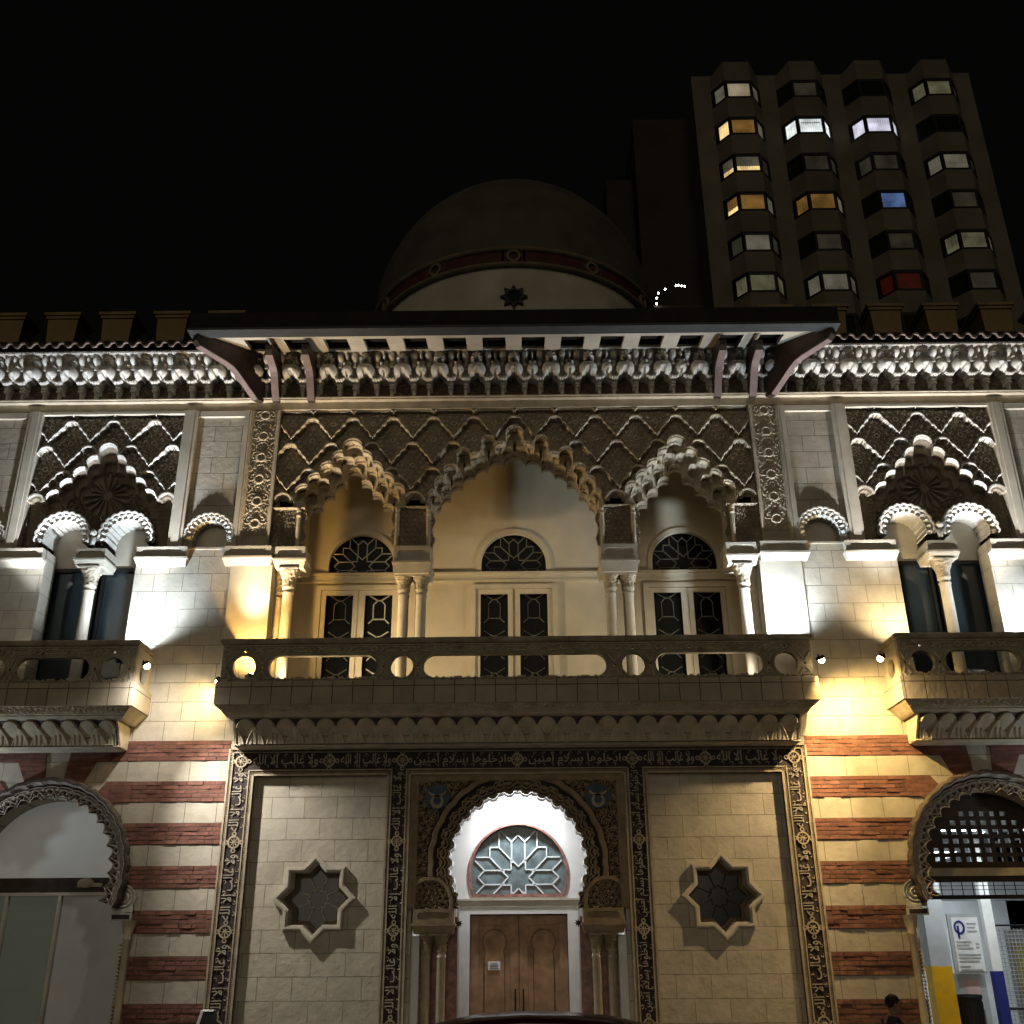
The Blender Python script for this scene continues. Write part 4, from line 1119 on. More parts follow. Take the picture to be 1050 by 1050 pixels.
def curls(cx, cz, length, vertical):
    """leafy flourishes that fill the ground round the letters"""
    q = MB(); rr = random.Random(int((cx * 31 + cz * 17) * 10))
    n = int(length / 0.16)
    for k in range(n):
        for sd in (-1, 1):
            t = -length / 2 + length * (k + 0.5) / n; o = 0.105 * sd
            pts = []
            for j in range(9):
                a = j / 8 * 4.2 + rr.random(); r = 0.042 * (1 - j / 11)
                u, w_ = t + r * math.cos(a) * sd, o + r * math.sin(a)
                pts.append((cx + w_, FY - 0.006, cz + u) if vertical else (cx + u, FY - 0.006, cz + w_))
            q.tube(pts, 0.0075, 4)
    return q
def rosette(cx, cz, r):
    q = MB()
    q.plate([arc(cx, cz, r, 0, 350, 28), arc(cx, cz, r * 0.76, 0, 345, 24)], FY - 0.032, FY)
    for k in range(8):
        a = PI / 4 * k
        q.tube([(cx + r * .15 * math.cos(a), FY - .015, cz + r * .15 * math.sin(a)), (cx + r * .72 * math.cos(a), FY - .015, cz + r * .72 * math.sin(a))], 0.011, 5)
    q.ell((cx, FY - 0.01, cz), r * 0.22, 0.02, r * 0.22)
    for k in range(4):
        a = PI / 2 * k
        q.plate([arc(cx + (r + .035) * math.cos(a), cz + (r + .035) * math.sin(a), 0.042, 0, 340, 14), arc(cx + (r + .035) * math.cos(a), cz + (r + .035) * math.sin(a), 0.022, 0, 330, 10)], FY - 0.028, FY)
    return q.build('rosette', M['trim'], frame)
fl = MB()
for s in (-1, 1):
    for x in (5.29 * s, 2.252 * s):
        zs = [5.74, 4.26, 2.72, 1.18]
        for z in zs: 
            if not (abs(x) < 3 and z > 5.7): rosette(x, z, 0.115 if abs(x) > 3 else 0.10)
        for z0, z1 in zip(zs, zs[1:]):
            hi = z0 - 0.22; lo = z1 + 0.20
            T = T2 if (abs(x) < 3 and s > 0) else T1
            inscription(T, x, (hi + lo) / 2, (hi - lo), 0.265 if abs(x) > 3 else 0.225, True)
            c = curls(x, (hi + lo) / 2, hi - lo, True); fl.add(c.v, c.f)
tops = [-5.29, -3.60, -2.20, 0.0, 2.20, 3.60, 5.29]
for x in tops[1:-1]: rosette(x, 5.742, 0.115)
for a, b in zip(tops, tops[1:]):
    T = T2 if abs(a + b) < 3 else T1
    inscription(T, (a + b) / 2, 5.742, (b - a) - 0.44, 0.26, False)
    c = curls((a + b) / 2, 5.742, b - a - 0.5, False); fl.add(c.v, c.f)
fl.build('leaf_flourish', M['trim'], frame)

# --- star windows
for s in (-1, 1):
    cx, cz = STAR[0] * s, STAR[1]
    q = MB(); q.plate([star_pts(cx, cz, 0.77), star_pts(cx, cz, 0.675)], -0.085, -0.002)
    q.plate([star_pts(cx, cz, 0.735), star_pts(cx, cz, 0.685)], -0.098, -0.086)
    q.plate([star_pts(cx, cz, 0.675), star_pts(cx, cz, 0.64)], -0.06, 0.50)
    so = q.build('star_window', M['smooth'], B)
    q = MB(); q.plate([star_pts(cx, cz, 0.64), star_pts(cx, cz, 0.53)], 0.36, 0.42); q.build('star_inner_frame', M['rope'], so)
    q = MB(); q.plate([star_pts(cx, cz, 0.60)], 0.425, 0.44); q.build('star_pane', M['starglass'], so)
    q = MB(); L = star_pts(cx, cz, 0.20) ; segs = list(zip(L, L[1:] + L[:1]))
    segs += [(L[k * 2 + 1], (cx + (L[k * 2 + 1][0] - cx) * 3.2, cz + (L[k * 2 + 1][1] - cz) * 3.2)) for k in range(8)]
    bars(q, segs, 0.39, 0.41, 0.008); q.build('star_lattice', M['leaddim'] if s < 0 else M['darkwood'], so)

# --- doorway: carved spandrel with lobed arch
AC = (0.0, 3.88)
def lobe_r(T):
    n = 17
    a0, a1 = math.radians(-28), math.radians(208)
    ph = (T - a0) / (a1 - a0) * n
    return 1.215 + 0.075 * np.abs(np.sin(ph * PI)) - 0.03 * np.abs(np.sin(ph * PI * 3))
def spandrel_fn(X, Z):
    dx, dz = X - AC[0], Z - AC[1]
    r = np.hypot(dx, dz); T = np.arctan2(dz, dx); T = np.where(T < -PI / 2, T + 2 * PI, T)
    rl = lobe_r(T)
    n = 17; a0, a1 = math.radians(-28), math.radians(208)
    ph = (T - a0) / (a1 - a0) * n
    Y = -0.03 - 0.03 * arabesque(np.abs(X), Z, 0.165, 1, 0.28)
    q = r - rl
    wave = 0.02 * np.abs(np.sin(ph * PI))
    Y = np.where(q < 0.40, 0.0, Y)
    band = (r > 1.56 + wave) & (r < 1.66 + wave)
    Y = np.where((r > 1.53 + wave) & (r < 1.69 + wave), 0.02, Y)
    Y = np.where(band, -0.085, Y)
    lace = r < 1.53 + wave
    t1 = np.cos(ph * PI * 2 + PI) * 0.055
    for off in (0.06, 0.13, 0.20):
        dd = np.abs(q - off - 0.03 * np.abs(np.sin(ph * PI)))
        Y = np.where(lace & (dd < 0.016), -0.07, Y)
    Y = np.where(lace & (np.abs(r - 1.40 - t1) < 0.014), -0.065, Y); Y = np.where(lace & (np.abs(r - 1.40 + t1) < 0.014), -0.065, Y)
    Y = np.where(q < 0.045, -0.08, Y)
    foot = Z < 3.62
    bx = np.hypot(np.abs(X) - 1.62, Z - 3.2)
    Y = np.where((bx < 0.40) & (Z > 3.1), -0.03 + 0.03 * arabesque(np.abs(X), Z, 0.12), Y)
    Y = np.where((np.abs(bx - 0.40) < 0.035), -0.08, Y)
    edge = (np.abs(X) > 1.88) | (Z > 5.36)
    Y = np.where(edge, -0.06, Y)
    Y = np.where((np.abs(X) > 1.94) | (Z > 5.43), -0.085, Y)
    op = (q < 0)
    op &= Z > 3.0
    side = (Z < 3.45) & (np.abs(X) < 1.06 + 0.05 * np.abs(np.sin((Z - 3.1) * 12)))
    op |= side
    ground = (Y > -0.028) & (r > rl) 
    return Y, ~op, ground
M['spandshade'] = mat('spandrel_recess_shade', (0.045, 0.033, 0.026), 0.9, 0.2, 8, 0.2, 60)  # shade in the carved gaps painted as a dark tone
relief('carved_spandrel', -2.025, 2.025, 3.08, 5.468, 0.0095, spandrel_fn, M['spandrel'], B, mat2=M['spandshade'])
# solid behind the spandrel so that the arch has a soffit
th = np.radians(np.linspace(-25, 205, 360)); T_, W = np.meshgrid(th, np.linspace(0.30, -0.08, 8))
rr = lobe_r(T_)
grid_mesh('arch_soffit', AC[0] + rr * -np.cos(T_), W, AC[1] + rr * np.sin(T_), np.ones(T_.shape, bool), M['whitepaint'], B)
for s in (-1, 1):
    md = MB(); cx, cz = 1.52 * s, 5.06
    md.plate([star_pts(cx, cz, 0.26, 0.85)], -0.075, -0.02); mo = md.build('medallion', M['blue'], B)
    q = MB(); q.plate([arc(cx, cz - 0.09, 0.125, 0, 350, 30), arc(cx, cz - 0.075, 0.075, 0, 345, 24)], -0.10, -0.07)
    q.plate([arc(cx, cz + 0.20, 0.21, 215, 325, 16) + arc(cx, cz + 0.26, 0.22, 318, 222, 16)], -0.10, -0.07); q.build('medallion_crescent', M['trim'], mo)
    # impost block, columns, marble reveals
    a, b = sorted((1.14 * s, 1.94 * s)); ib = impost(a, b, 2.66, 3.079, 0.11, 0.20, 'spandrel')
    for x in (1.40, 1.665):
        column('portal_column', x * s, 0.05, 0.085, 0.0, 2.40, 0.26, 'bronze', 'spandrel', abacus=0.125)
    q = MB(); a, b = sorted((1.12 * s, 1.80 * s)); q.box(a, b, 0.24, 0.30, 0.0, 2.95); q.build('marble_reveal', M['marble'], B)
    q = MB(); a, b = sorted((1.801 * s, 1.95 * s)); q.box(a, b, 0.10, 0.29, 0.0, 2.63); q.build('white_reveal', M['whitepaint'], B)
    q = MB(); a, b = sorted((1.15 * s, 1.95 * s)); q.box(a, b, 0.20, 0.30, 2.95, 3.5); q.build('reveal_head', M['whitepaint'], B)
    q = MB(); q.plate([star_pts(1.085 * s, 2.83, 0.075, 0.45)], 0.02, 0.10); q.build('star_ornament', M['iron'], B)
    q = MB(); a, b = sorted((1.95 * s, 2.1 * s)); q.box(a, b, 0.5, 1.1, 0, 5.5); q.build('alcove_side', M['whitepaint'], B)
q = MB(); q.box(-2.1, 2.1, 0.03, 1.1, 5.48, 5.6); q.build('alcove_ceiling', M['white'], B)
# alcove back wall with fanlight and doors
DY = 1.0
fanr = 0.98
fan = arc(0, 3.72, fanr, -24, 204, 48)
q = MB(); q.plate([[(-2.05, 0), (2.05, 0), (2.05, 5.4), (-2.05, 5.4)], fan, [(-0.93, 0.01), (-0.93, 3.02), (0.93, 3.02), (0.93, 0.01)]], DY, DY + 0.18); q.build('alcove_wall', M['white'], B)
q = MB(); q.plate([arc(0, 3.72, fanr + 0.0, -24, 204, 48), arc(0, 3.735, fanr - 0.055, -22.5, 202.5, 48)], DY - 0.012, DY + 0.17)
fo = q.build('fanlight', M['marble'], B)
q = MB(); q.plate([fan], DY + 0.15, DY + 0.16); q.build('fanlight_pane', M['doorglass'], fo)
ins = lambda p: p[1] > 3.36 and math.hypot(p[0], p[1] - 3.735) < fanr - 0.06
q = MB(); bars(q, petals(0, 3.69, 1.0, ins), DY + 0.125, DY + 0.149, 0.0125); q.build('glazing_lattice', M['lead'], fo)
q = MB(); q.box(-1.22, 1.22, DY - 0.07, DY - 0.001, 3.14, 3.26); q.box(-1.24, 1.24, DY - 0.09, DY - 0.001, 3.261, 3.295); q.build('transom', M['smooth'], B)
q = MB(); q.box(-1.13, -0.93, DY - 0.06, DY + 0.1, 0, 3.14); q.box(0.93, 1.13, DY - 0.06, DY + 0.1, 0, 3.14); q.box(-0.929, 0.929, DY - 0.06, DY + 0.1, 3.02, 3.138)
dr = q.build('entrance_door', M['whitepaint'], B)
def keyhole(cx, z0, z1, hw):
    r = hw * 0.92; zc = z1 - r
    return [(cx - hw * 0.78, z0), (cx - hw * 0.78, zc - r * 1.10)] + arc(cx, zc, r, 220, -40, 30) + [(cx + hw * 0.78, zc - r * 1.10), (cx + hw * 0.78, z0)]
for s in (-1, 1):
    c = 0.465 * s
    q = MB(); q.plate([[(c - 0.455, 0.02), (c + 0.455, 0.02), (c + 0.455, 3.0), (c - 0.455, 3.0)], [(c - 0.30, 0.3), (c + 0.30, 0.3), (c + 0.30, 2.83), (c - 0.30, 2.83)]], DY + 0.06, DY + 0.11)
    lf = q.build('door_leaf', M['oak'], dr)
    q = MB(); q.box(c - 0.31, c + 0.31, DY + 0.085, DY + 0.10, 0.28, 2.85)
    q.plate([keyhole(c, 0.34, 2.74, 0.235)], DY + 0.066, DY + 0.084)
    q.build('door_panel', M['oak'], lf)
    q = MB(); q.plate([[(p[0], p[1]) for p in keyhole(c, 0.32, 2.765, 0.26)], keyhole(c, 0.34, 2.74, 0.235)], DY + 0.0780, DY + 0.084); q.build('panel_groove', M['oakdark'], lf)
    q = MB(); x = 0.075 * s; q.tube([(x, DY - 0.02, 1.15), (x, DY - 0.02, 1.72)], 0.014, 8); q.box(x - .012, x + .012, DY - 0.02, DY + 0.058, 1.18, 1.21); q.box(x - .012, x + .012, DY - 0.02, DY + 0.058, 1.66, 1.69); q.build('handle', M['iron'], lf)
q = MB(); q.box(-0.01, 0.01, DY + 0.05, DY + 0.10, 0.02, 3.0); q.build('meeting_stile', M['oakdark'], dr)

# --- big horseshoe arch mouldings of the side bays
M['lace'] = mat('pale_lace_ridges', (0.42, 0.37, 0.32), 0.8, 0.12, 8, 0.2, 60)
def horseshoe(cx, sgn, mname):
    a0, a1 = -22.0, 202.0
    n = 21
    nt, nr = 620, 46
    T, V = np.meshgrid(np.radians(np.linspace(a0, a1, nt)), np.linspace(0, 1, nr))
    ph = (T - math.radians(a0)) / math.radians(a1 - a0) * n
    R = 1.255 + (1.73 - 1.255) * V
    lob = np.abs(np.sin(ph * PI))
    Y = np.full(R.shape, 0.0)
    wav = 0.022 * lob
    Y = np.where(R > 1.59 + wav, -0.10 - 0.05 * np.sqrt(np.clip(1 - ((R - 1.645 - wav) / 0.05) ** 2, 0, 1)), Y)
    Y = np.where(R > 1.70 + wav, -0.05, Y)
    lace = R < 1.59 + wav
    Y = np.where(lace, 0.03, Y)
    for c_, amp in ((1.55, 0.025), (1.50, 0.04)):
        Y = np.where(lace & (np.abs(R - c_ - amp * (lob - .6)) < 0.011), -0.055, Y)
    # interlacing pointed arcs
    z1 = 1.36 + 0.15 * np.abs(np.sin(ph * PI)) ; z2 = 1.36 + 0.15 * np.abs(np.cos(ph * PI))
    Y = np.where(lace & (np.abs(R - z1) < 0.016), -0.06, Y); Y = np.where(lace & (np.abs(R - z2) < 0.016), -0.05, Y)
    z3 = 1.30 + 0.09 * np.abs(np.sin(ph * PI))
    Y = np.where(lace & (R < z3 + 0.016) & (R > z3 - 0.016), -0.06, Y)
    mask = (R >= z3 - 0.012) & (R < 1.715 + wav)
    Y = np.where((R > 1.59 + wav), Y, Y + 0.02)
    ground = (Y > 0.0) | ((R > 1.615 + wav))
    Y = Y - 0.085
    return grid_mesh('arch_moulding', cx - R * np.cos(T), Y, 3.75 + R * np.sin(T), mask, M['lace'], B, mat2=M['shadeground'], sel=ground)  # depth shade painted between the pale ridges
for s in (-1, 1):
    horseshoe(BX * s, s, 'cornice')
    for sd in (-1, 1):
        cx = BX * s + sd * 1.66; cz = 3.31
        def ros_fn(X, Z, cx=cx, cz=cz):
            u, w_ = X - cx, Z - cz
            r = np.hypot(u, w_)
            Y = -0.05 - 0.03 * np.cos(r * 2 * PI / 0.075)
            Y = np.where(r > 0.19, -0.09, Y)
            Y = np.where((w_ < -0.1) & (np.abs(u) < 0.2) & (r > 0.19), -0.07, Y)
            m = (r < 0.225) | ((np.abs(u) < 0.20) & (w_ < 0) & (w_ > -0.26))
            return Y, m
        relief('arch_roundel', cx - 0.24, cx + 0.24, cz - 0.27, cz + 0.24, 0.0095, ros_fn, M['cornice'], B)
        q = MB(); q.box(cx - 0.19, cx + 0.19, -0.095, 0.0, 2.92, 3.045); po = q.build('impost_plaque', M['cornice'], B)
        q = MB(); q.box(cx - 0.16, cx + 0.16, -0.105, -0.0955, 2.945, 3.02); q.build('plaque_face', M['letterback'], po)
        q = MB(); jx = BX * s + sd * 1.78
        q.lathe([(0.10, 0.0), (0.10, 0.1), (0.07, 0.14), (0.065, 2.55), (0.08, 2.6), (0.08, 2.64), (0.07, 2.66), (0.13, 2.86), (0.14, 2.92)], jx + 0.03 * sd, -0.03, 16); q.build('jamb_column', M['carved'], B, True)
        q = MB()
        for k in range(40):
            z = 0.1 + k * 0.062
            q.ell((jx - sd * 0.075, -0.02, z), 0.03, 0.03, 0.03, 6, 4)
        q.build('jamb_beading', M['carved'], B)

# left bay: glazed shopfront with a pale blind in the arch
cx = -BX
sf = MB(); sf.box(cx - 1.78, cx + 1.78, 0.46, 0.60, 3.44, 3.52); sf.box(cx - 1.78, cx + 1.78, 0.50, 0.60, 3.521, 3.70)
for x in (-1.76, -0.92, 0.10, 1.11 - 0.05): 
    pass
shop = sf.build('shopfront', M['darkwood'], B)
q = MB(); q.plate([[(cx - 1.36, 3.701)] + [(cx - 1.36, 3.75)] + arc(cx, 3.75, 1.36, 180, 0, 40) + [(cx + 1.36, 3.701)]], 0.52, 0.54); q.build('arch_blind', M['shade'], shop)
q = MB()
for x in (-10.66, -9.62, -8.62): q.box(x - 0.028, x + 0.028, 0.45, 0.58, 0, 3.38)
q.box(cx - 1.78, cx + 1.78, 0.45, 0.58, 3.381, 3.437); q.build('mullion', M['smooth'], shop)
for a, b, m_ in ((-10.64, -9.66, 'greenglass'), (-9.58, -8.66, 'greenglass'), (-8.58, -7.11, 'lowerblind')):
    q = MB(); q.box(a, b, 0.53, 0.545, 0.02, 3.38); q.build('shopfront_pane', M[m_], shop)
q = MB(); q.box(cx - 0.05 + 0.62, cx + 0.42 + 0.62, 0.42, 0.459, 3.53, 3.60); q.ell((cx + 0.62 + 0.10, 0.43, 3.60), 0.16, 0.04, 0.09); q.build('transom_ornament', M['bronze'], shop)
q = MB(); q.box(cx - 2.0, cx + 2.0, 0.62, 0.70, 0, 5.3); q.build('shopfront_backing', M['frameblk'], B)

# right bay: lattice grille over the garage entrance
cx = BX
gr = MB(); gr.box(cx - 1.78, cx + 1.78, 0.30, 0.48, 3.50, 3.60)
gr_o = gr.build('garage_lintel', M['darkwood'], B)
q = MB(); q.box(cx - 1.40, cx + 1.40, 0.26, 0.299, 3.60, 3.74); q.box(cx - 1.4, cx + 1.4, 0.30, 0.5, 3.601, 3.74); q.build('lintel_board', M['bronze'], gr_o)
q = MB(); q.box(cx - 1.78, cx + 1.78, 0.34, 0.44, 3.20, 3.27)
q.build('door_track', M['frameblk'], gr_o)
loops = [[(cx - 1.36, 3.741)] + arc(cx, 3.75, 1.36, 180, 0, 40) + [(cx + 1.36, 3.741)]]
for i in range(-8, 9):
    for j in range(0, 9):
        x = cx + i * 0.195; z = 3.90 + j * 0.165
        if math.hypot(abs(x - cx) + 0.06, z + 0.05 - 3.75) < 1.13:
            loops.append([(x - 0.052, z - 0.045), (x + 0.052, z - 0.045), (x + 0.052, z + 0.045), (x - 0.052, z + 0.045)])
q = MB(); q.plate(loops, 0.36, 0.42); q.build('lattice_grille', M['darkwood'], gr_o)
q = MB()
for i in range(19): q.box(cx - 1.78 + i * 0.197, cx - 1.78 + i * 0.197 + 0.012, 0.40, 0.415, 3.271, 3.50)
q.box(cx - 1.78, cx + 1.78, 0.40, 0.41, 3.36, 3.37); q.box(cx - 1.78, cx + 1.78, 0.40, 0.41, 3.43, 3.44)
q.build('wire_screen', M['iron'], gr_o)
# garage room
q = MB(); gx0, gx1, gy1, gz1 = 6.4, 12.6, 8.5, 5.6
q.add([(gx0, .5, 0), (gx1, .5, 0), (gx1, gy1, 0), (gx0, gy1, 0), (gx0, .5, gz1), (gx1, .5, gz1), (gx1, gy1, gz1), (gx0, gy1, gz1)], [(0, 1, 2, 3), (4, 7, 6, 5), (3, 2, 6, 7), (0, 3, 7, 4), (1, 5, 6, 2)])
room = q.build('garage_interior', M['garage'], B)
q = MB(); q.box(gx0, gx1, 4.2, 4.6, 3.35, 4.1); q.box(gx0, gx1, 2.2, 2.5, 4.6, 5.2)
for x in (7.4, 9.2, 10.4): q.tube([(x, .6, 4.5), (x, 8.4, 4.4)], 0.05, 6)
q.build('ceiling_beam', M['garage'], room)
# ------------------------------------------------------------------ tower behind
HY = 30.0
H = empty('hotel_tower', (20, HY, 0), 'tall brown tower block with columns of angled bay windows, some lit', 'tower block')
def hb(m, name, x0, x1, y0, y1, z0, z1, mt): 
    q = MB(); q.box(x0 - 20, x1 - 20, y0 - HY, y1 - HY, z0, z1); return q.build(name, mt, H)
hb(None, 'tower_wall', 11.55, 29.55, HY, HY + 16, 0, 54.7, M['tower'])
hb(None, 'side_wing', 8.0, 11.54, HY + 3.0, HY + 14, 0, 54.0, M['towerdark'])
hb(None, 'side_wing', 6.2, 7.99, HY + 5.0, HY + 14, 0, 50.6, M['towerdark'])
BAYX = [14.30, 18.50, 22.72, 26.98]
FZ = [52.62, 49.62, 46.66, 43.72, 40.74, 37.88, 34.95, 32.0, 29.0, 26.0]
PLAN = [(-1.55, 0.0), (-0.82, -0.9), (0.82, -0.9), (1.55, 0.0)]
def bayring(bx, dz, out=0.0):
    return [((bx + x * (1 + out * 0.2)) - 20, y - out * 0.4, dz) for x, y in PLAN]
for bx in BAYX:
    zs = [0.0]
    edges = [20.0]
    for z in sorted(FZ): edges += [z - 0.72, z + 0.72]
    edges += [54.95]
    for a, b in zip(edges[0::2], edges[1::2]):
        q = MB(); lo, hi = bayring(bx, a), bayring(bx, b)
        if a > 53: hi = [(p[0] * 1.0, p[1], p[2] - (0.0 if k in (1, 2) else 0.5)) for k, p in enumerate(hi)]
        q.add(lo + hi, [(0, 1, 5, 4), (1, 2, 6, 5), (2, 3, 7, 6), (0, 3, 2, 1), (4, 5, 6, 7)])
        q.build('bay_apron', M['tower'], H)
def lit(name, col, e):
    m = mat(name, tuple(c * 0.15 for c in col), 0.5, 0.15, 1.2, 0.0)
    nt = m.node_tree; N = nt.nodes; L = nt.links; b = N['Principled BSDF']
    tc = N.new('ShaderNodeTexCoord'); wv = N.new('ShaderNodeTexWave'); wv.inputs['Scale'].default_value = 2.3; wv.inputs['Distortion'].default_value = 2.5; wv.inputs['Detail'].default_value = 2
    no = N.new('ShaderNodeTexNoise'); no.inputs['Scale'].default_value = 0.9; no.inputs['Detail'].default_value = 3
    L.new(tc.outputs['Object'], wv.inputs['Vector']); L.new(tc.outputs['Object'], no.inputs['Vector'])
    mu = N.new('ShaderNodeMath'); mu.operation = 'MULTIPLY_ADD'; mu.inputs[1].default_value = 0.14
    rg = N.new('ShaderNodeMapRange'); rg.inputs[1].default_value = 0.35; rg.inputs[2].default_value = 0.65; rg.inputs[3].default_value = 0.30; rg.inputs[4].default_value = 0.85
    L.new(no.outputs['Fac'], rg.inputs[0]); L.new(wv.outputs['Fac'], mu.inputs[0]); L.new(rg.outputs[0], mu.inputs[2])
    st = N.new('ShaderNodeMath'); st.operation = 'MULTIPLY'; st.inputs[1].default_value = e * 1.15
    L.new(mu.outputs[0], st.inputs[0]); L.new(st.outputs[0], b.inputs['Emission Strength'])
    b.inputs['Emission Color'].default_value = (*col, 1)
    return m
LIT = {'cream': lit('lit_blind_cream', (.55, .44, .28), 0.45), 'creamdim': lit('lit_blind_dim', (.34, .31, .22), 0.26), 'amber': lit('lit_curtain_amber', (.40, .21, .05), 0.36),
       'white': lit('lit_window_white', (.92, 1.0, .97), 0.95), 'lilac': lit('lit_window_lilac', (.85, .82, 1.0), 0.8), 'warm': lit('lit_window_warm', (1.0, .72, .30), 1.1),
       'blue': lit('lit_window_blue', (.17, .30, .66), 0.34), 'red': lit('lit_curtain_red', (.30, .035, .015), 0.055), 'green': lit('lit_blind_green', (.33, .33, .18), 0.24),
       'dim': lit('faint_blind', (.10, .095, .06), 0.20), 'dark': mat('dark_room_glass', (0.012, 0.013, 0.012), 0.15, 0.1, 1.0, 0.0, spec=0.4)}
# centre, left, right pane of every window, top row first; a slash splits the centre pane (upper/lower)
WIN = [[('cream', 'creamdim', 'creamdim'), ('amber', 'warm', 'creamdim'), ('creamdim/warm', 'creamdim/warm', 'dim'), ('amber', 'amber/warm', 'creamdim'), ('creamdim', 'dim', 'dim'), ('green', 'green', 'green')],
       [('dim', 'dark', 'dark'), ('white', 'white', 'white'), ('dim', 'dark', 'dim'), ('amber', 'amber', 'creamdim'), ('dim', 'dark', 'dark'), ('creamdim', 'creamdim', 'creamdim')],
       [('dark', 'dark', 'dark'), ('lilac', 'lilac', 'lilac'), ('dim', 'dim', 'dark'), ('blue', 'dark', 'dark'), ('dim', 'dark', 'dark'), ('red', 'red', 'dark')],
       [('green', 'green', 'dim'), ('dark', 'dark', 'dark'), ('creamdim', 'creamdim', 'dim'), ('dim', 'dark', 'dark'), ('green', 'green', 'green'), ('dim', 'dark', 'dark')]]
for c, bx in enumerate(BAYX):
    for r, z in enumerate(FZ):
        cfg = WIN[c][r] if r < 6 else ('dark', 'dark', 'dark')
        fr_ = MB()
        z0, z1 = z - 0.72, z + 0.72
        seg = []
        for k in range(3):
            (xa, ya), (xb, yb) = PLAN[k], PLAN[k + 1]
            L = math.hypot(xb - xa, yb - ya); ux, uy = (xb - xa) / L, (yb - ya) / L
            seg.append((xa, ya, ux, uy, L))
            nx_, ny_ = uy, -ux
            def slab(t0, t1, za, zb, d0=-0.02, d1=0.06):
                P_ = lambda t, d: (bx - 20 + xa + ux * t - nx_ * d * -1 * -1, ya + uy * t - ny_ * d)
                b0 = [(*P_(t0, d0), za), (*P_(t1, d0), za), (*P_(t1, d1), za), (*P_(t0, d1), za)]
                fr_.hexa(b0, [(p[0], p[1], zb) for p in b0])
            slab(0, L, z0, z0 + 0.13); slab(0, L, z1 - 0.22, z1); e0, e1 = ((0.26, 0.13), (0.13, 0.13), (0.13, 0.26))[k]; slab(0, e0, z0 + .131, z1 - .221); slab(L - e1, L, z0 + .131, z1 - .221)
        fo = fr_.build('bay_window', M['frameblk'], H)
        for k, key in ((1, cfg[0]), (0, cfg[1]), (2, cfg[2])):
            xa, ya, ux, uy, L = seg[k]
            q = MB()
            parts = key.split('/')
            zr = [z0, z1] if len(parts) == 1 else [z0, z - 0.22, z1]
            mats = parts[::-1]
            for i_ in range(len(parts)):
                a, b = zr[i_] + 0.005, zr[i_ + 1] - 0.005
                q = MB(); ix, iy = uy * -0.05, ux * 0.05
                A_ = (bx - 20 + xa + ux * .02 + ix, ya + uy * .02 + iy); B_ = (bx - 20 + xa + ux * (L - .02) + ix, ya + uy * (L - .02) + iy)
                q.add([(*A_, a), (*B_, a), (*B_, b), (*A_, b)], [(0, 1, 2, 3)])
                q.build('pane', LIT[mats[i_]], fo)
        if key and cfg[0] == 'white':
            q = MB(); q.box(bx - 20 - 0.6, bx - 20 + 0.6, -0.86, -0.83, z + 0.17, z + 0.22); q.build('glazing_bar', M['frameblk'], fo)
# string of small lights on a terrace behind the roof
sl = MB(); bl = MB()
pts = [(6.27, 18, 28.75), (6.30, 18, 29.05), (6.38, 18, 29.31), (6.52, 18, 29.43), (6.70, 18, 29.52), (6.88, 18, 29.58), (7.06, 18, 29.64), (7.20, 18, 29.70), (7.32, 18, 29.73), (7.45, 18, 29.68), (7.58, 18, 29.66)]
SLR = empty('string_light', (6.9, 18.0, 29.0), 'string of tiny white bulbs glowing between the dome and the tower', 'string lights')
sl.tube([(p[0] - 6.9, 0, p[2] - 29.0) for p in pts], 0.012, 5); sl.build('cable', M['iron'], SLR)
for k in (0, 1, 2, 4, 7, 8, 9, 10):
    q = MB(); q.ell((pts[k][0] - 6.9, 0, pts[k][2] - 29.03), 0.035, 0.035, 0.04, 8, 6); q.build('bulb', M['lamp_w'], SLR, True)
q = MB(); q.box(6.1, 8.4, 18.1, 19.5, 0, 28.7); tb = q.build('stair_tower', M['towerdark']); tag(tb, 'dark narrow block behind the roof, under the string of bulbs', 'building')

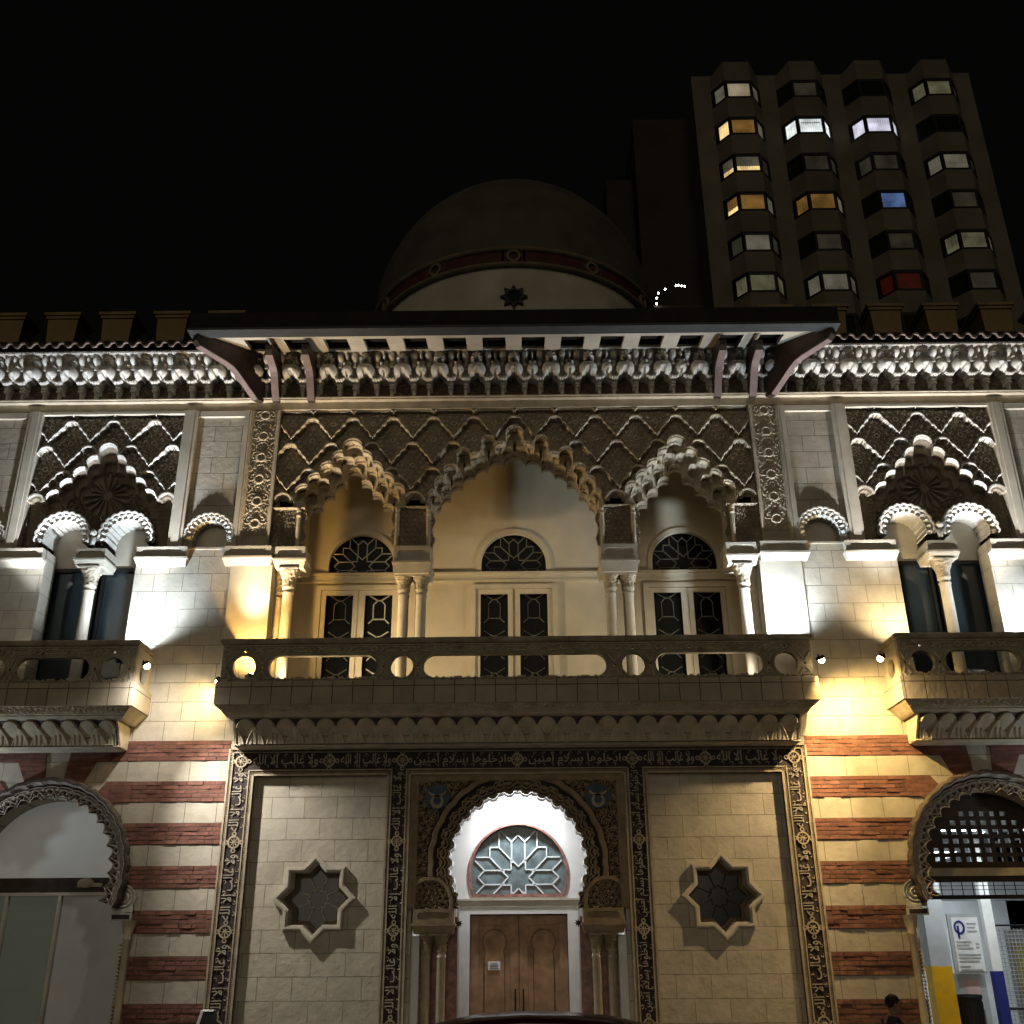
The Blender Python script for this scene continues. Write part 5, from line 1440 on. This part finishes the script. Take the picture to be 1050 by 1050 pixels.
# ------------------------------------------------------------------ floodlights
def floodlight(loc, aim, power, col, size_deg, label, radius=0.06, blend=1.0, visible_lens=True, lens='lamp_w', group='floodlights on the balconies', bulb=False, spill=0):
    root = empty('floodlight', loc, label, 'floodlight', group)
    d = (Vector(aim) - Vector(loc)).normalized()
    rot = d.to_track_quat('-Z', 'Y')
    def T(p): return tuple(rot @ Vector(p))
    q = MB(); vs = []
    k_ = 0.6 if bulb else 1.0
    b = [(-.09, -.07, .10), (.09, -.07, .10), (.09, .07, .10), (-.09, .07, .10)]; t = [(-.12, -.09, 0), (.12, -.09, 0), (.12, .09, 0), (-.12, .09, 0)]
    m = MB(); m.hexa([T(tuple(c * k_ for c in p)) for p in b], [T(tuple(c * k_ for c in p)) for p in t]); m.build('housing', M['iron'], root)
    m = MB(); m.hexa([T((x, y, -.001)) for x, y in ((-.10, -.07), (.10, -.07), (.10, .07), (-.10, .07))], [T((x, y, -.012)) for x, y in ((-.10, -.07), (.10, -.07), (.10, .07), (-.10, .07))]); 
    if bulb: m = MB(); m.ell(T((0, 0, -.03)), .06, .06, .06, 14, 10)
    m.build('lens', M[lens], root)
    m = MB(); m.tube([T((0, 0, .10)), tuple(Vector(T((0, 0, .12))) + Vector((0, 0.0, -0.12)))], 0.015, 6); m.build('arm', M['iron'], root)
    l = bpy.data.lights.new('flood_lamp', 'SPOT'); l.energy = power; l.color = col; l.spot_size = math.radians(size_deg); l.spot_blend = blend; l.shadow_soft_size = radius
    o = bpy.data.objects.new('flood_lamp', l); link(o, root); o.location = T((0, 0, -0.17 if bulb else -0.05)); o.rotation_mode = 'QUATERNION'; o.rotation_quaternion = rot
    if spill:
        l = bpy.data.lights.new('spill_lamp', 'SPOT'); l.energy = spill; l.color = col; l.spot_size = math.radians(160); l.spot_blend = 1.0; l.shadow_soft_size = radius
        o = bpy.data.objects.new('spill_lamp', l); link(o, root); o.location = T((0, 0, -0.17)); o.rotation_mode = 'QUATERNION'; o.rotation_quaternion = Vector((0.0, 0.75, -1.0)).to_track_quat('-Z', 'Y')
    return root
COOL = (0.74, 0.87, 1.0); NEUT = (1.0, 0.93, 0.80); WARM = (1.0, 0.58, 0.15); WARM2 = (1.0, 0.76, 0.42)
# wall washers hidden behind the parapets, just under the rail
UZ, UY = 7.80, -0.55
floodlight((-7.55, UY, UZ), (-7.6, UY - 0.2, 11.0), 620, COOL, 170, 'cool white wall washer behind the parapet at the inner end of the left balcony')
floodlight((-5.15, UY, 7.32), (-5.0, UY + 0.1, 11.0), 360, WARM, 174, 'amber wall washer behind the parapet at the left end of the long balcony')
floodlight((5.40, UY, UZ), (5.3, UY - 0.2, 11.0), 700, COOL, 170, 'cool white wall washer behind the parapet at the right end of the long balcony')
floodlight((7.60, UY, UZ), (7.9, UY - 0.2, 11.0), 270, WARM2, 170, 'amber wall washer behind the parapet at the inner end of the right balcony')
floodlight((10.30, UY, UZ), (10.2, UY - 0.2, 11.0), 620, COOL, 170, 'cool white wall washer behind the parapet at the outer end of the right balcony')
# narrow unseen uplights added to brighten the cornice
for sx, side in ((-1, 'left'), (1, 'right')):
    tint = (0.88, 0.93, 1.0) if sx < 0 else (0.97, 0.96, 0.96)
    floodlight((9.75 * sx, -0.72, UZ - 0.15), (10.3 * sx, -0.45, 14.0), 1900, tint, 46, f'added narrow white uplight behind the {side} balcony parapet, its outer half')
    floodlight((7.65 * sx, -0.72, UZ - 0.15), (7.3 * sx, -0.45, 14.0), 1900, tint, 46, f'added narrow white uplight behind the {side} balcony parapet, its inner half')
floodlight((5.55, -0.70, UZ - 0.1), (5.0, -0.1, 13.5), 1300, (0.92, 0.95, 1.0), 66, 'added white uplight behind the long balcony parapet, beside its right end circle')
floodlight((-5.45, -0.70, UZ - 0.1), (-4.9, -0.1, 13.5), 1000, (1.0, 0.85, 0.62), 66, 'added warm uplight behind the long balcony parapet, beside its left end circle')
# low unseen lamps added to brighten the loggia
floodlight((-4.85, -0.55, 7.35), (0.2, 1.9, 7.9), 480, (1.0, 0.78, 0.45), 118, 'added unseen amber fill lamp on the floor of the long balcony before the left loggia door')
floodlight((4.85, -0.55, 7.35), (-0.2, 1.9, 7.9), 210, (1.0, 0.90, 0.70), 118, 'added unseen neutral fill lamp on the floor of the long balcony before the right loggia door')
# fittings on the balcony ends
floodlight((-6.92, -1.35, 7.33), (-4.1, 0.0, 2.9), 1250, (1.0, 0.96, 0.88), 66, 'bright white lamp fixed to the inner end of the left balcony', bulb=True, spill=130)
floodlight((-5.80, -0.42, 7.25), (-6.4, 0.0, 6.6), 75, (1.0, 0.70, 0.26), 165, 'amber lamp at the left end of the long balcony facing the striped wall', lens='lamp_y', bulb=True)
floodlight((5.75, -1.10, 7.40), (7.4, 0.0, 4.7), 760, (1.0, 0.67, 0.23), 140, 'bright warm lamp fixed to the right end of the long balcony', lens='lamp_y', bulb=True)
floodlight((6.80, -1.35, 7.35), (4.1, 0.0, 2.9), 1000, (1.0, 0.73, 0.38), 66, 'bright warm lamp fixed to the inner end of the right balcony', lens='lamp_y', bulb=True, spill=110)
# lamp over the entrance
floodlight((0.0, 0.55, 5.40), (0.0, 1.0, 3.3), 400, (0.95, 0.97, 1.0), 165, 'white lamp hidden behind the crown of the entrance arch', group='lamps over the entrance', radius=0.1)
# lamps at the far side of both arches below the side balconies
floodlight((-11.2, -0.75, 4.3), (-9.2, 0.0, 5.9), 110, COOL, 130, 'cool floodlight low on the wall past the left arch')
floodlight((11.2, -0.75, 4.3), (9.9, 0.0, 5.7), 80, COOL, 110, 'cool floodlight low on the wall past the right arch')
# garage strip lights
tube_m = mat('lit_fluorescent_tube', (0.9, 0.9, 0.9), 0.5, 0, 1, 0, emit=(0.85, 0.95, 1.0), estr=9)
for i, (x, y, z) in enumerate(((8.5, 1.15, 4.55), (10.6, 1.15, 4.55), (8.2, 6.4, 4.55), (10.4, 6.4, 4.55))):
    where = ['near left', 'near right', 'far left', 'far right'][i]
    root = empty('strip_light', (x, y, z), f'fluorescent strip light on the garage ceiling, the {where} one of four', 'strip light', 'strip lights in the garage')
    q = MB(); q.box(-.75, .75, -.07, .07, 0, .08); q.build('housing', M['whitepaint'], root)
    q = MB(); q.tube([(-.72, 0, -.03), (.72, 0, -.03)], 0.028, 8); q.build('fluorescent_tube', tube_m, root)
    l = bpy.data.lights.new('strip_lamp', 'AREA'); l.shape = 'RECTANGLE'; l.size = 1.4; l.size_y = 0.1; l.energy = 42 if i < 2 else 75; l.color = (0.86, 0.95, 1.0)
    o = bpy.data.objects.new('strip_lamp', l); link(o, root); o.location = (0, 0, -0.08)

# ------------------------------------------------------------------ garage contents
PX = 8.30
gp = empty('garage_pillar', (8.18, 1.95, 0), 'concrete garage pillar painted yellow below and white above', 'pillar')
q = MB(); q.plate([[(-.20, .0), (.20, .0), (.20, 2.05), (-.20, 2.05)]], -.18, .18); q.build('yellow_base', M['yellow'], gp)
q = MB(); q.box(-.198, .198, -.178, .178, 2.051, 4.5); q.box(-.2, .2, -.18, .18, 0, .001); q.build('pillar_shaft', M['garage'], gp)
bp_ = empty('steel_post', (9.40, 2.2, 0), 'slim steel post painted navy below and pale above beside the parking sign', 'post')
q = MB(); q.box(-.10, .10, -.08, .08, 0, 1.95); q.build('navy_base', M['navy'], bp_)
q = MB(); q.box(-.098, .098, -.078, .078, 1.951, 4.5); q.build('post_shaft', M['whitepaint'], bp_)
grey = mat('pale_grey_metal', (0.42, 0.43, 0.43), 0.6, 0.08, 4, 0.03)
sg = empty('parking_sign', (9.06, 2.6, 0), 'white rate board with blue ring emblem hanging beside the steel post', 'sign')
q = MB(); q.box(-.31, .31, 0, .05, 1.90, 3.02); q.build('board_frame', grey, sg)
q = MB(); q.box(-.24, .30, -.012, -.001, 1.94, 2.95); q.build('board_face', M['whitepaint'], sg)
q = MB(); q.plate([[(-0.10 + .11 * math.cos(t), 2.76 + .13 * math.sin(t)) for t in [2 * PI * k / 24 for k in range(24)]], [(-0.10 + .075 * math.cos(t), 2.76 + .095 * math.sin(t)) for t in [2 * PI * k / 20 for k in range(20)]]], -.03, -.013); q.box(-.15, -.11, -.03, -.013, 2.56, 2.79); q.build('ring_emblem', M['navy'], sg)
q = MB()
for z, a, b in ((3.00, .06, .25), (2.93, .06, .22), (2.86, .06, .25), (2.66, -.2, .1), (2.60, -.2, .05), (2.54, -.2, .12), (2.62, .18, .25), (2.56, .18, .25), (2.42, -.2, .24), (2.36, -.2, .24), (2.30, -.2, .2), (2.20, -.2, .0), (2.14, -.2, .24)):
    q.box(a, b, -.022, -.013, z - .17 - .014, z - .17 + .014)
q.build('lettering', grey, sg)
cab = empty('pay_machine', (9.10, 2.75, 0), 'grey pay machine with a pink notice below the rate board', 'pay machine')
q = MB(); q.box(-.28, .28, 0, .35, 0, 1.9); q.build('cabinet', grey, cab)
q = MB(); q.box(-.15, .13, -.015, -.001, 1.35, 1.78); q.build('notice_panel', mat('pink_notice', (.62, .42, .40), .6), cab)
q = MB(); q.box(-.17, .17, -.012, -.001, .55, 1.25); q.build('slot_panel', mat('mid_grey_panel', (.2, .2, .2), .5), cab)
bn = empty('waste_bin', (8.72, 2.1, 0), 'black slatted waste bin beside the yellow pillar', 'bin')
q = MB(); q.lathe([(.0, 0), (.20, 0), (.235, 1.42), (.24, 1.5), (.20, 1.52), (0, 1.5)], 0, 0, 20); q.build('body', M['iron'], bn)
q = MB()
for k in range(20):
    a = 2 * PI * k / 20; q.tube([(.205 * math.cos(a), .205 * math.sin(a), .05), (.24 * math.cos(a), .24 * math.sin(a), 1.42)], .012, 4)
q.build('slats', M['blackwood'], bn)
q = MB(); q.lathe([(.25, 1.46), (.26, 1.50), (.25, 1.54), (.22, 1.54)], 0, 0, 20); q.build('rim', M['iron'], bn)
wb = empty('plywood_board', (9.35, 5.6, 0), 'pale wooden board on the garage wall behind the pillar', 'board')
q = MB(); q.box(-.65, .45, 0, .05, 1.9, 4.0); q.build('sheet', mat('pale_plywood', (.62, .45, .29), .6, .1, 3), wb)
q = MB()
for z in (2.0, 3.0, 3.9): q.box(-.65, .45, -.02, -.001, z - .03, z + .03)
q.build('batten', mat('plywood_batten', (.5, .36, .22), .6, .1, 3), wb)
fg = empty('mesh_gate', (10.6, 2.9, 0), 'grey wire mesh gate with a yellow panel at the garage edge', 'gate')
q = MB()
for k in range(29): q.tube([(-1.0 + k * .075, 0, .0), (-1.0 + k * .075, 0, 2.75)], .008, 4)
for k in range(37): q.tube([(-1.0, 0.01, k * .075), (1.1, 0.01, k * .075)], .008, 4)
q.build('wire_mesh', grey, fg)
q = MB(); q.tube([(-1.0, 0, 0), (-1.0, 0, 2.8), (1.1, 0, 2.8), (1.1, 0, 0)], .03, 8); q.tube([(-1.0, 0, 1.25), (1.1, 0, 1.25)], .025, 8); q.build('gate_frame', M['iron'], fg)
q = MB(); q.box(-.45, .9, .06, .09, 1.3, 2.45); q.build('yellow_panel', mat('mustard_panel', (.30, .24, .03), .6, .1, 3), fg)
q = MB(); q.box(-.55, 1.1, .10, .14, 0.2, 2.72); q.build('back_sheet', mat('grey_sheet', (.22, .23, .23), .6, .1, 3), fg)

# ------------------------------------------------------------------ things at the door and the kerb
nt_ = empty('paper_notice', (-0.47, DY + 0.06, 2.12), 'white paper notice taped on the left door leaf', 'notice')
q = MB(); q.box(-.115, .115, -.008, -.001, -.075, .075); q.build('sheet', M['whitepaint'], nt_)
q = MB()
for z, w_ in ((.035, .07), (.01, .08), (-.015, .075), (-.045, .09)): q.box(-w_, w_, -.011, -.0085, z - .006, z + .006)
q.build('lettering', mat('notice_ink', (.25, .27, .28), .6), nt_)
bf = empty('box_fixture', (-5.22, -1.0, 0), 'small black box with a pale slanted edge on a post before the lettered frame', 'fixture')
q = MB(); q.tube([(0, 0, 0), (0, 0, 1.16)], .035, 10); q.lathe([(.12, 0), (.12, .03), (.04, .05)], 0, 0, 16); q.build('post', M['iron'], bf)
q = MB(); q.hexa([(-.15, -.12, 1.16), (.15, -.12, 1.16), (.15, .12, 1.16), (-.15, .12, 1.16)], [(-.075, -.08, 1.48), (.13, -.08, 1.48), (.13, .12, 1.48), (-.075, .12, 1.48)]); q.build('housing', M['iron'], bf)
q = MB(); q.hexa([(-.16, -.13, 1.18), (-.10, -.13, 1.18), (-.10, .12, 1.18), (-.16, .12, 1.18)], [(-.085, -.09, 1.47), (-.04, -.09, 1.47), (-.04, .12, 1.47), (-.085, .12, 1.47)]); q.hexa([(-.085, -.09, 1.471), (.13, -.09, 1.471), (.13, .12, 1.471), (-.085, .12, 1.471)], [(-.08, -.08, 1.49), (.125, -.08, 1.49), (.125, .12, 1.49), (-.08, .12, 1.49)]); q.build('pale_cover', M['whitepaint'], bf)

# car parked at the kerb, side on
CY = -6.85
paint = mat('dark_red_car_paint', (0.055, 0.006, 0.008), 0.22, 0.05, 1, 0.0, spec=0.6)
rub = mat('tyre_rubber', (0.02, 0.02, 0.02), 0.8); alloy = mat('alloy_rim', (0.4, 0.4, 0.4), 0.35, metal=0.8)
glassc = mat('tinted_car_glass', (0.008, 0.008, 0.01), 0.08, 0, 1, 0, spec=0.6)
car = empty('parked_car', (0.16, CY, -0.143), 'dark red car parked at the kerb before the entrance', 'car')
def car_section(prof, ws):
    return prof, ws
# body as lofted sections along x: (x, half width at sill, z bottom, z belt, half width at belt)
secs = [(-2.2, .70, .38, .62, .66), (-2.1, .82, .28, .78, .80), (-1.6, .88, .24, .95, .87), (-.8, .90, .24, 1.02, .90), (0.3, .90, .24, 1.03, .90), (1.2, .90, .24, 1.02, .89), (1.9, .86, .26, .98, .84), (2.15, .78, .32, .80, .74)]
def loft(rows, caps=True):
    q = MB(); q.sweep([list(r) + [r[0]] for r in rows])
    if caps:
        n = len(q.v); q.add(rows[0], [tuple(range(len(rows[0])))]); q.add(rows[-1], [tuple(range(len(rows[-1])))[::-1]])
    return q
rows = []
for x, ws, z0, z1, wb_ in secs:
    rows.append([(x, -ws * .92, z0), (x, -ws, z0 + .12), (x, -ws, (z0 + z1) / 2), (x, -wb_ * .97, z1 - .05), (x, -wb_ * .90, z1), (x, wb_ * .90, z1), (x, wb_ * .97, z1 - .05), (x, ws, (z0 + z1) / 2), (x, ws, z0 + .12), (x, ws * .92, z0)])
lo_ = loft(rows); body = lo_.build('body', paint, car, True)
ro = [(-1.72, .98, .80), (-1.45, 1.40, .70), (-1.12, 1.70, .63), (-.62, 1.80, .60), (-.1, 1.825, .59), (.40, 1.815, .59), (.95, 1.77, .60), (1.45, 1.66, .64), (1.80, 1.36, .74), (2.0, .99, .82)]
rows = [[(x, -w_ - .0, z - .07), (x, -w_ * .93, z - .015), (x, -w_ * .6, z + .012), (x, 0, z + .02), (x, w_ * .6, z + .012), (x, w_ * .93, z - .015), (x, w_, z - .07)] for x, z, w_ in ro]
q = MB(); q.sweep(rows[2:8]); q.build('roof', paint, car, True)
for sgn in (-1, 1):
    q = MB()
    top = [(x, sgn * w_, z - .07) for x, z, w_ in ro]
    bot = [(x, sgn * .80, .985) for x, z, w_ in ro]
    q.sweep([top, bot]); q.build('side_window', glassc, car, True)
    for xx in (-.62, .55):
        q = MB(); q.hexa([(xx - .05, sgn * .81 - .01, .98), (xx + .05, sgn * .81 - .01, .98), (xx + .05, sgn * .81 + .01, .98), (xx - .05, sgn * .81 + .01, .98)], [(xx - .04, sgn * .62 - .01, 1.69), (xx + .04, sgn * .62 - .01, 1.69), (xx + .04, sgn * .62 + .01, 1.69), (xx - .04, sgn * .62 + .01, 1.69)]); q.build('door_pillar', paint, car)
    q = MB(); q.ell((1.05, sgn * 1.0, 1.08), .10, .09, .07); q.build('wing_mirror', paint, car, True)
    for xx in (-1.35, 1.38):
        q = MB(); q.lathe([(.20, -.11), (.315, -.11), (.335, -.07), (.335, .07), (.315, .11), (.20, .11)], 0, 0, 28)
        q.v = [(xx + p[0], sgn * .80 + p[2], .335 + p[1]) for p in q.v]; wh = q.build('wheel', rub, car, True)
        q = MB(); q.lathe([(0.0, -.09), (.05, -.10), (.20, -.08), (.20, .08), (0, .09)], 0, 0, 20); q.v = [(xx + p[0], sgn * .80 + p[2], .335 + p[1]) for p in q.v]; q.build('rim', alloy, wh, True)
    q = MB(); q.ell((2.08, sgn * .58, .70), .09, .16, .08); q.build('headlight', M['lead'], car, True)
    q = MB(); q.ell((-2.12, sgn * .60, .72), .07, .14, .09); q.build('tail_light', mat('tail_lamp_red', (.2, .01, .01), .3), car, True)
q = MB(); q.sweep(rows[0:3]); q.build('rear_window', glassc, car, True)
q = MB(); q.sweep(rows[7:10]); q.build('windscreen', glassc, car, True)

# person on the pavement, seen from the side, facing right
skin = mat('skin', (0.36, 0.20, 0.14), 0.5, 0.05, 10, 0.03); cloth = mat('dark_navy_jacket', (0.022, 0.026, 0.034), 0.8, 0.15, 8, 0.2)
trou = mat('charcoal_trousers', (0.03, 0.03, 0.03), 0.85, 0.15, 8, 0.2); hairm = mat('dark_brown_hair', (0.03, 0.018, 0.012), 0.6, 0.2, 30, 0.3, 80)
pr = empty('person', (5.24, -4.0, 0), 'person with short dark hair in a dark jacket walking past the striped wall', 'person', rz=math.radians(0))
def skinned(name, J, E, mt, parent, sub=2):
    me = bpy.data.meshes.new(name); me.from_pydata([j[:3] for j in J], E, []); o = bpy.data.objects.new(name, me); link(o)
    md = o.modifiers.new('skin', 'SKIN'); md.use_smooth_shade = True
    if not me.skin_vertices: me.skin_vertices.new()
    for i, j in enumerate(J):
        me.skin_vertices[0].data[i].radius = (j[3], j[4] if len(j) > 4 else j[3]); me.skin_vertices[0].data[i].use_root = (i == 0)
    s_ = o.modifiers.new('sub', 'SUBSURF'); s_.levels = sub; s_.render_levels = sub
    bpy.context.view_layer.update()
    m2 = bpy.data.meshes.new_from_object(o.evaluated_get(bpy.context.evaluated_depsgraph_get()))
    bpy.data.objects.remove(o); m2.materials.clear(); m2.materials.append(mt); m2.shade_smooth(); m2.name = name
    return link(bpy.data.objects.new(name, m2), parent)
# body (x = forward): pelvis, spine, neck, head, arms, legs, hands
J = [(0, 0, .95, .13, .15), (0.0, 0, 1.12, .12, .15), (0.0, 0, 1.30, .125, .17), (-.01, 0, 1.44, .09, .13), (.01, 0, 1.50, .055), (.03, 0, 1.56, .06), (.04, 0, 1.63, .085, .075), (.03, 0, 1.68, .08, .07)]
E = [(i, i + 1) for i in range(7)]
def chain(par, pts):
    for p in pts:
        J.append(p); E.append((par, len(J) - 1)); par = len(J) - 1
    return par
hands = []
for sgn, sw in ((-1, .16), (1, -.14)):
    chain(0, [(0, sgn * .10, .88, .095), (sw * .7, sgn * .10, .48, .065), (sw * .9 - .12 * (sw < 0), sgn * .10, .10, .042), (sw * .9 + .12 - .1 * (sw < 0), sgn * .11, .045, .035)])
    h = chain(3, [(-.01, sgn * .19, 1.40, .065), (-sw * .5, sgn * .24, 1.12, .048), (-sw * .5 + .12, sgn * .24, .90, .034), (-sw * .5 + .15, sgn * .24, .84, .026)])
    for k in range(4): chain(h, [(-sw * .5 + .15 + .012 * k, sgn * .24 + sgn * 0.0, .80 - .004 * k, .010), (-sw * .5 + .165 + .014 * k, sgn * .235, .765 + .004 * k, .008)])
    chain(h, [(-sw * .5 + .19, sgn * .225, .825, .011), (-sw * .5 + .205, sgn * .222, .80, .009)])
bo = skinned('person_body', J, E, skin, pr)
Jt = [(0, 0, .90, .15, .175), (0, 0, 1.10, .14, .175), (0, 0, 1.30, .145, .195), (-.01, 0, 1.43, .105, .15), (0.0, 0, 1.49, .075, .08)]
J, E = Jt, [(i, i + 1) for i in range(4)]
for sgn, sw in ((-1, .16), (1, -.14)):
    chain(3, [(-.01, sgn * .20, 1.39, .085), (-sw * .5, sgn * .245, 1.12, .066), (-sw * .5 + .11, sgn * .245, .93, .05)])
skinned('jacket', J, E, cloth, pr)
J, E = [(0, 0, .93, .14, .165), (0, 0, .86, .13, .15)], [(0, 1)]
for sgn, sw in ((-1, .16), (1, -.14)):
    chain(1, [(0.02, sgn * .10, .78, .105), (sw * .7, sgn * .10, .48, .078), (sw * .9 - .12 * (sw < 0), sgn * .10, .12, .062)])
skinned('trousers', J, E, trou, pr)
for sgn, sw in ((-1, .16), (1, -.14)):
    q = MB(); q.ell((sw * .9 + .06 - .11 * (sw < 0), sgn * .105, .05), .135, .052, .05); q.build('shoe', M['iron'], pr, True)
q = MB(); q.ell((.045, 0, 1.63), .098, .078, .118, 18, 12); q.ell((.13, 0, 1.615), .028, .017, .03, 8, 6); q.ell((.10, 0, 1.545), .045, .04, .03, 10, 6)
q.ell((.03, -.08, 1.62), .02, .012, .033, 8, 6); q.ell((.03, .08, 1.62), .02, .012, .033, 8, 6); q.build('head', skin, pr, True)
q = MB()
for sgn in (-1, 1): q.ell((.133, sgn * .032, 1.645), .010, .014, .009, 8, 6)
q.ell((.139, 0, 1.575), .006, .024, .007, 8, 6); q.build('eyes_and_mouth', mat('eye_dark', (.04, .02, .02), .4), pr, True)
q = MB(); q.ell((.02, 0, 1.665), .108, .088, .098, 20, 12)
q.v = [(p[0] + rnd.uniform(-.004, .004), p[1] + rnd.uniform(-.004, .004), p[2] + (0.03 if p[0] > .06 and p[2] < 1.68 else 0) + rnd.uniform(-.004, .004)) for p in q.v]; q.build('hair', hairm, pr, True)

# ------------------------------------------------------------------ street glow, sky and camera
sun = bpy.data.lights.new('street_glow', 'SUN'); sun.energy = 0.24; sun.angle = math.radians(35); sun.color = (1.0, 0.86, 0.65)
so_ = bpy.data.objects.new('street_glow', sun); link(so_)
so_.rotation_euler = Vector((0.10, 1.0, -0.22)).to_track_quat('-Z', 'Y').to_euler()
W = bpy.data.worlds.new('World'); SC.world = W; W.use_nodes = True
bg = W.node_tree.nodes['Background']
bg.inputs['Color'].default_value = (0.55, 0.6, 0.5, 1); bg.inputs['Strength'].default_value = 0.0022
cam = bpy.data.cameras.new('camera'); co = bpy.data.objects.new('camera', cam); link(co)
cam.sensor_fit = 'HORIZONTAL'; cam.sensor_width = 36.0; cam.lens = 36.0; cam.clip_start = 0.1; cam.clip_end = 1000
PITCH, ROLL, YAW = math.radians(23.4), math.radians(-0.4), math.radians(0.4)
R_ = Matrix.Rotation(YAW, 4, 'Z') @ Matrix.Rotation(PI / 2 + PITCH, 4, 'X') @ Matrix.Rotation(ROLL, 4, 'Z')
co.matrix_world = Matrix.Translation((0.0728, -20.0, 2.3)) @ R_
SC.camera = co
SC.view_settings.view_transform = 'Standard'; SC.view_settings.look = 'None'; SC.view_settings.exposure = 0.18; SC.view_settings.gamma = 1.0
SC.render.engine = 'CYCLES'
SC.cycles.max_bounces = 5; SC.cycles.diffuse_bounces = 3; SC.cycles.glossy_bounces = 3; SC.cycles.transmission_bounces = 2
SC.cycles.sample_clamp_indirect = 2.0; SC.cycles.caustics_reflective = False; SC.cycles.caustics_refractive = False
SC.cycles.use_denoising = True
